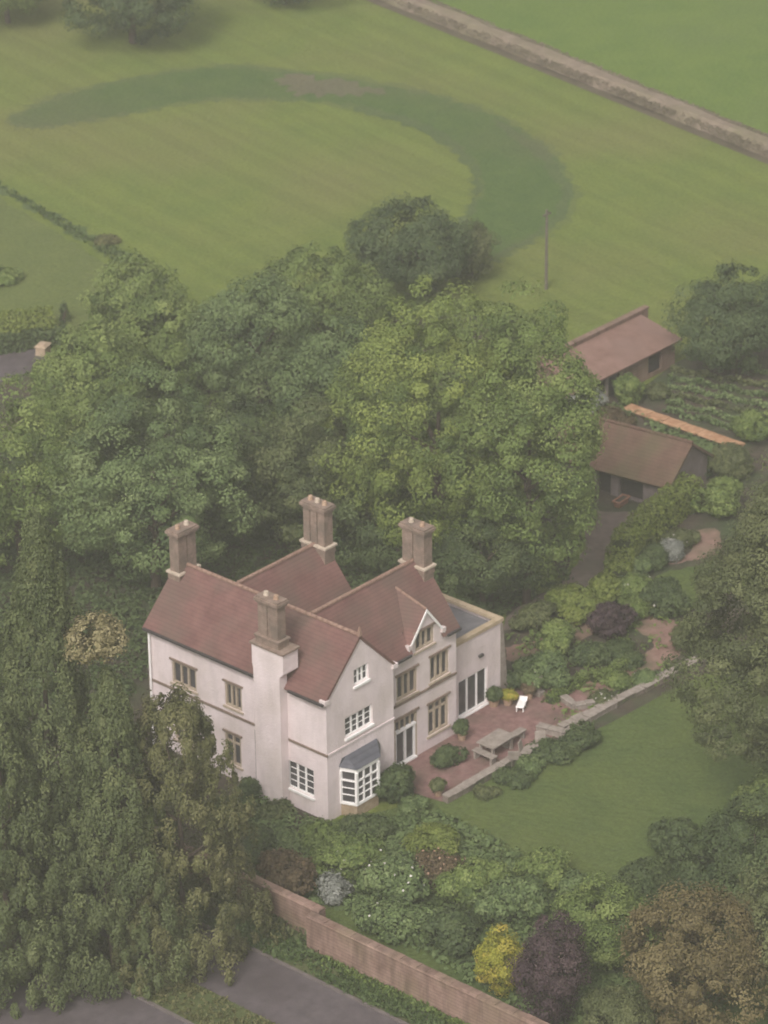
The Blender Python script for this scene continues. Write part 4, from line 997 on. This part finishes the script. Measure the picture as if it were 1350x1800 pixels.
tree(-20,1560,955,270,'conifer','conifer_tree','dark conifer cut off by the left edge',group=C_,style='cone',seed=131,leaf=.30,cl=.5)
tree(320,1675,1222,270,'conifer_olive','conifer_tree','shorter olive conifer overlapping the long white wall',group=C_,style='cone',seed=132,leaf=.28,cl=.45,power=.36)
tree(200,1700,1070,92,'straw','broadleaf_tree','narrow straw coloured tree whose blunt top shows between the conifers and the house',group=None,seed=133,leaf=.26,cl=.36,lo=.90)
tree(215,1700,1180,260,'conifer','conifer_tree','broad conifer between the tallest one and the olive one',group=C_,style='cone',seed=134,leaf=.30,cl=.5)
tree(20,1720,1250,280,'conifer','conifer_tree','low conifer at the lower left whose branches hang over the road',group=C_,style='cone',seed=135,leaf=.30,cl=.5,power=.5)
S_ = 'trees round the lawn'
tree(1410,1410,750,430,'olive','broadleaf_tree','hazy grey olive tree hanging over the right edge of the lawn',group=S_,seed=140,lo=.04,leaf=.26,cl=.62,dens=1.35)
tree(1330,1600,1385,270,'dark','broadleaf_tree','dark green tree at the lower right corner of the lawn',group=S_,seed=141,lo=.03,leaf=.24,cl=.55)
tree(1215,1830,1530,300,'brown','broadleaf_tree','brownish green tree in the lower right beside the purple tree',group=S_,seed=142,lo=.03,leaf=.24,cl=.55)
tree(1370,1790,1480,230,'olive','broadleaf_tree','olive brown tree cut off by the lower right edge',group=S_,seed=143,lo=.03,leaf=.24,cl=.55)
tree(1060,1700,1535,170,'mid','broadleaf_tree','small mid green tree behind the purple tree',group=S_,seed=144,lo=.02,leaf=.22,cl=.48)
tree(975,1800,1592,150,'purple','ornamental_tree','small purple leaved tree behind the pink brick wall',group=S_,seed=145,lo=.02,leaf=.20,cl=.42)
tree(886,1745,1618,88,'yellow','ornamental_tree','narrow bright yellow green tree next to the purple tree',group=S_,seed=146,lo=.0,leaf=.20,cl=.36)
tree(1085,1850,1712,115,'olive','broadleaf_tree','pale olive small tree at the bottom between purple and brownish trees',group=S_,seed=147,lo=.02,leaf=.20,cl=.42)

# ------------------------------------------------------------------ shrubs
B = 'shrubs between the house and the garden wall'
rows = [
 (505,1570,2.6,2.2,'reddish','reddish brown shrub below the corner of the house'),
 (450,1520,2.8,2.0,'dark','dark shrub between the conifers and the corner of the house'),
 (580,1585,1.5,1.3,'silver','small silvery shrub close behind the brick wall'),
 (610,1545,3.6,2.2,'mid','big leaved green shrub below the bay window'),
 (690,1590,3.2,2.3,'cool','cool green shrub with a few pale flowers in the middle of the border'),
 (765,1500,2.2,1.4,'hedge','spreading yellow green shrub just below the terrace wall'),
 (770,1565,2.0,1.9,'reddish','pinkish orange flowering shrub under the yellow green shrub'),
 (830,1590,3.2,2.3,'mid','rounded green shrub right of the flowering shrub'),
 (700,1650,2.8,1.8,'cool','low green shrub against the middle of the brick wall'),
 (795,1670,3.0,2.0,'dark','dark shrub left of the bright yellow tree'),
 (900,1620,3.2,2.2,'cool','grey green shrub above the bright yellow tree'),
 (960,1560,2.6,1.6,'mid','low green shrub at the near edge of the lawn'),
 (640,1480,2.6,1.3,'dark','dark low shrub at the foot of the bay window'),
 (560,1490,2.4,1.1,'mid','low green shrub at the front corner of the house'),
 (1010,1600,2.2,1.8,'cool','green shrub between the lawn and the purple tree'),
 (1130,1590,3.0,2.2,'dark','dark shrub in the near corner of the lawn'),
 (1195,1520,3.0,2.4,'dark','dark rounded shrub left of the dark lawn tree'),
 (1350,1440,3.0,2.2,'mid','light green shrub at the right edge above the dark lawn tree'),
]
for i, (px, py, wd, hg, lf, lab) in enumerate(rows):
    bush(px, py, wd, hg, lf, lab, group=B, seed=200+i, leaf=.17, cl=.34, flowers={4: 70, 6: 160, 3: 25, 8: 15, 7: 12}.get(i, 0), fcol='pinkpetal' if i == 6 else 'petal')
Hs = 'shrubs along the house walls'
for i, (px, py, wd, hg, lf, lab) in enumerate([
 (437,1415,1.1,1.5,'dark','dark shrub against the chimney breast'),
 (400,1440,3.2,1.0,'dark','low dark hedge like shrub under the long white wall'),
 (475,1440,2.0,.7,'conifer','low shrub at the foot of the white chimney breast'),
 (700,1405,2.3,1.7,'dark','dark green shrub between the bay window and the french doors'),
 (722,1435,1.8,.9,'cool','low shrub at the near end of the terrace'),
 (788,1345,1.6,1.0,'dark','round dark shrub on the patio under the ground floor window'),
 (925,1352,1.6,.6,'cool','low grey green plant by the patio chairs'),
 (905,1372,1.8,.5,'dark','low dark plant along the patio edge'),
 (850,1400,1.3,.4,'olive','straggling plant on the lawn side of the patio edge'),
 (972,1330,1.9,.7,'dark','dark plant where the patio meets the lawn'),
 (1015,1310,2.6,.8,'dark','dark plant hanging over the wall at the edge of the lawn'),
]): bush(px, py, wd, hg, lf, lab, group=Hs, seed=240+i, leaf=.15, cl=.24)
Gd = 'shrubs of the flower garden'
for i, (px, py, wd, hg, lf, lab) in enumerate([
 (925,1205,2.6,1.5,'dark','dark blue green shrub next to the extension buttress'),
 (965,1205,2.8,1.9,'cool','tall green shrub in the left bed of the flower garden'),
 (975,1150,2.4,1.8,'mid','green shrub between the two brick paths'),
 (1035,1165,1.8,1.1,'dark','dark green shrub at the heart of the flower garden'),
 (1085,1155,2.4,.8,'dark','spreading dark shrub beside the curved path'),
 (1070,1120,2.6,1.9,'purple','dull purple shrub behind the spreading dark shrub'),
 (1085,1205,1.6,.5,'mid','low bright green plant inside the curve of the path'),
 (1135,1200,1.4,.5,'cool','low plant beside the pale stones of the path'),
 (1060,1232,1.3,.4,'olive','straggling olive plant behind the planter wall'),
 (940,1100,3.0,1.2,'olive','pale olive shrub along the drive'),
 (1010,1080,3.4,1.6,'hedge','bright yellow green shrub at the bend of the drive'),
 (1060,1060,3.0,1.6,'hedge','bright green shrub at the end of the clipped hedge'),
 (1115,1065,3.0,1.7,'mid','mid green shrub behind the dull purple shrub'),
 (1165,1080,3.0,1.8,'dark','dark shrub at the back of the curved path'),
 (1185,985,1.4,1.1,'silver','pale silvery shrub behind the clipped hedge'),
 (1150,990,2.4,1.0,'dark','dark shrub in the shade of the clipped hedge'),
 (1125,1010,1.8,1.0,'cool','grey green shrub at the corner of the small lawn'),
 (1268,905,3.2,2.2,'mid','tall loose shrub at the far end of the clipped hedge'),
 (1215,1140,2.0,1.2,'olive','olive shrub overhanging the end of the curved path'),
 (1200,960,1.6,.9,'olive','small olive plant beside the far brick path'),
 (1290,840,3.6,1.8,'olive','olive shrub beyond the orange coping'),
 (1320,770,3.0,1.6,'mid','green shrub at the near corner of the kitchen garden'),
 (1105,712,1.7,2.0,'mid','green climber bush against the front of the brick outbuilding'),
 (1036,726,2.2,1.6,'silver','pale silvery bush at the left end of the brick outbuilding'),
 (1155,700,1.4,.8,'olive','small olive plant at the edge of the kitchen garden'),
 (1075,748,3.2,.8,'reddish','low reddish scrub between the two outbuildings'),
 (1222,835,1.8,1.3,'dark','dark shrub at the gable of the brown roofed outbuilding'),
]): bush(px, py, wd, hg, lf, lab, group=Gd, seed=270+i, leaf=.15, cl=.28, flowers={1: 14, 7: 30, 8: 40, 12: 20, 14: 25, 19: 15}.get(i, 0))
hedge([G(1090,1000), G(1130,955), G(1215,885)], 1.25, 1.7, 'hedge', 'long clipped bright green hedge beside the drive', seed=5)
hedge([G(1090,1000), G(1085,1045)], 1.3, 1.3, 'hedge', 'short clipped hedge turning the corner at the bend of the drive', seed=6)
hedge([G(965,1238), G(1030,1195)], .5, .45, 'mid', 'low box edging in front of the left flower bed', seed=7, leaf=.1)
hedge([G(1040,1200), G(1075,1190), G(1115,1160)], .5, .5, 'mid', 'low box edging round the spreading dark shrub', seed=8, leaf=.1)
hedge([G(-40,596), G(20,590), G(98,582)], 3.0, 1.0, 'hedge', 'bright green hedge behind the far lane', seed=9, leaf=.22, dens=1.2)
hedge([G(-40,622), G(30,612), G(118,600)], 1.4, .9, 'dark', 'dark hedge strip directly behind the far lane wall', seed=10, leaf=.22)
tree(113,566,536,17,'dark','conifer_tree','tiny dark cone shaped bush at the end of the far hedge',group=None,style='cone',seed=150,leaf=.2,cl=.25,power=.7)
bush(188,428,1.2,.5,'conifer_olive','small dark bush in the straight field ditch',seed=301,leaf=.24,cl=.35)
bush(10,495,2.2,.6,'mid','low green bush alone in the near field at the left',seed=302,leaf=.24,cl=.4)
# vegetable rows
rng0 = np.random.default_rng(77)
for k in range(7):
    a = G(1180-k*2, 640+k*14) if k else G(1200,622); b = G(1400, 672+k*19)
    root = empty('vegetable_row', (a[0], a[1], 0), ['topmost','second','third','fourth','fifth','sixth','lowest'][k]+' row of vegetables in the kitchen garden', 'vegetable row', 'rows of the kitchen garden')
    n = 900; t = rng0.random(n); side = rng0.normal(size=n)*.11
    dv = (b-a)[:2]; nn = np.array([-dv[1], dv[0]])/np.linalg.norm(dv)
    C = np.column_stack([dv[0]*t+nn[0]*side, dv[1]*t+nn[1]*side, rng0.uniform(.05, .35, n)+.1*np.sin(t*25+k)])
    N = rng0.normal(size=(n, 3))*.6+np.array([0, 0, 1.])
    leaf_object('foliage', C, N, rng0.uniform(.14, .3, n), .4+rng0.normal(size=n)*.25+(.2 if k % 2 else 0), L['olive' if k % 3 == 1 else 'cool'], root, rng=rng0)
# undergrowth that closes the gaps in the wood and borders
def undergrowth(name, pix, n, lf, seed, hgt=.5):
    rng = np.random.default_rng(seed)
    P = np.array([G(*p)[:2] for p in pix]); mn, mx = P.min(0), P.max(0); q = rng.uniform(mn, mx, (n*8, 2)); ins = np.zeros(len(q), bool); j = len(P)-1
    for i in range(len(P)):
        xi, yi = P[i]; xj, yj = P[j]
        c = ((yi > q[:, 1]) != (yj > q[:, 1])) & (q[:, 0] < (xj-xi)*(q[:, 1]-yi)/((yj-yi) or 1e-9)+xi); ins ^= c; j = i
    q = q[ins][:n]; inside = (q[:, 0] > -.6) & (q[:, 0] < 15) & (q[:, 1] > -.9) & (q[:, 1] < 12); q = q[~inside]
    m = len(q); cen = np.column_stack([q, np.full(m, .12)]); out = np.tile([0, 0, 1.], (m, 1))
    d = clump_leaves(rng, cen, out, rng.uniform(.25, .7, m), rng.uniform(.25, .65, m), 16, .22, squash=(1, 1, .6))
    tag(leaf_object(name, *d, L[lf], None, rng=rng), kind='stuff')
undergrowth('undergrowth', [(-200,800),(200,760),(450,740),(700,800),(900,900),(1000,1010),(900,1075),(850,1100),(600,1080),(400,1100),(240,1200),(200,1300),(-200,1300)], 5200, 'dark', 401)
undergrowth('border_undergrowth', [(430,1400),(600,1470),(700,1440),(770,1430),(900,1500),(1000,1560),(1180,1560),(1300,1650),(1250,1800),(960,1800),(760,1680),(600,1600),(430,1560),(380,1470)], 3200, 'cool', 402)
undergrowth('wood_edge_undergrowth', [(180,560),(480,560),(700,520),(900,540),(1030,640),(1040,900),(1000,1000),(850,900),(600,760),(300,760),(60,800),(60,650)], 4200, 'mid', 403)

undergrowth('yard_weeds', [(1015,715),(1090,722),(1200,770),(1310,805),(1300,835),(1215,800),(1120,735),(1020,735)], 260, 'cool', 404)
undergrowth('garden_weeds', [(900,1120),(1000,1085),(1120,1060),(1230,1060),(1230,1180),(1060,1250),(980,1290),(930,1230)], 110, 'mid', 405)

# ------------------------------------------------------------------ haze
hz = MB().box(-140, 900, -140, 900, -1.0, 95.0).build('haze', bpy.data.materials.new('haze_air'))
tag(hz, kind='stuff')
hm = hz.data.materials[0]; hm.use_nodes = True; n = hm.node_tree; n.nodes.clear()
ou = n.nodes.new('ShaderNodeOutputMaterial'); pv = n.nodes.new('ShaderNodeVolumePrincipled')
pv.inputs['Color'].default_value = (0.94, 0.935, 0.90, 1); pv.inputs['Density'].default_value = 0.00076; pv.inputs['Anisotropy'].default_value = 0.2
n.links.new(pv.outputs[0], ou.inputs['Volume'])
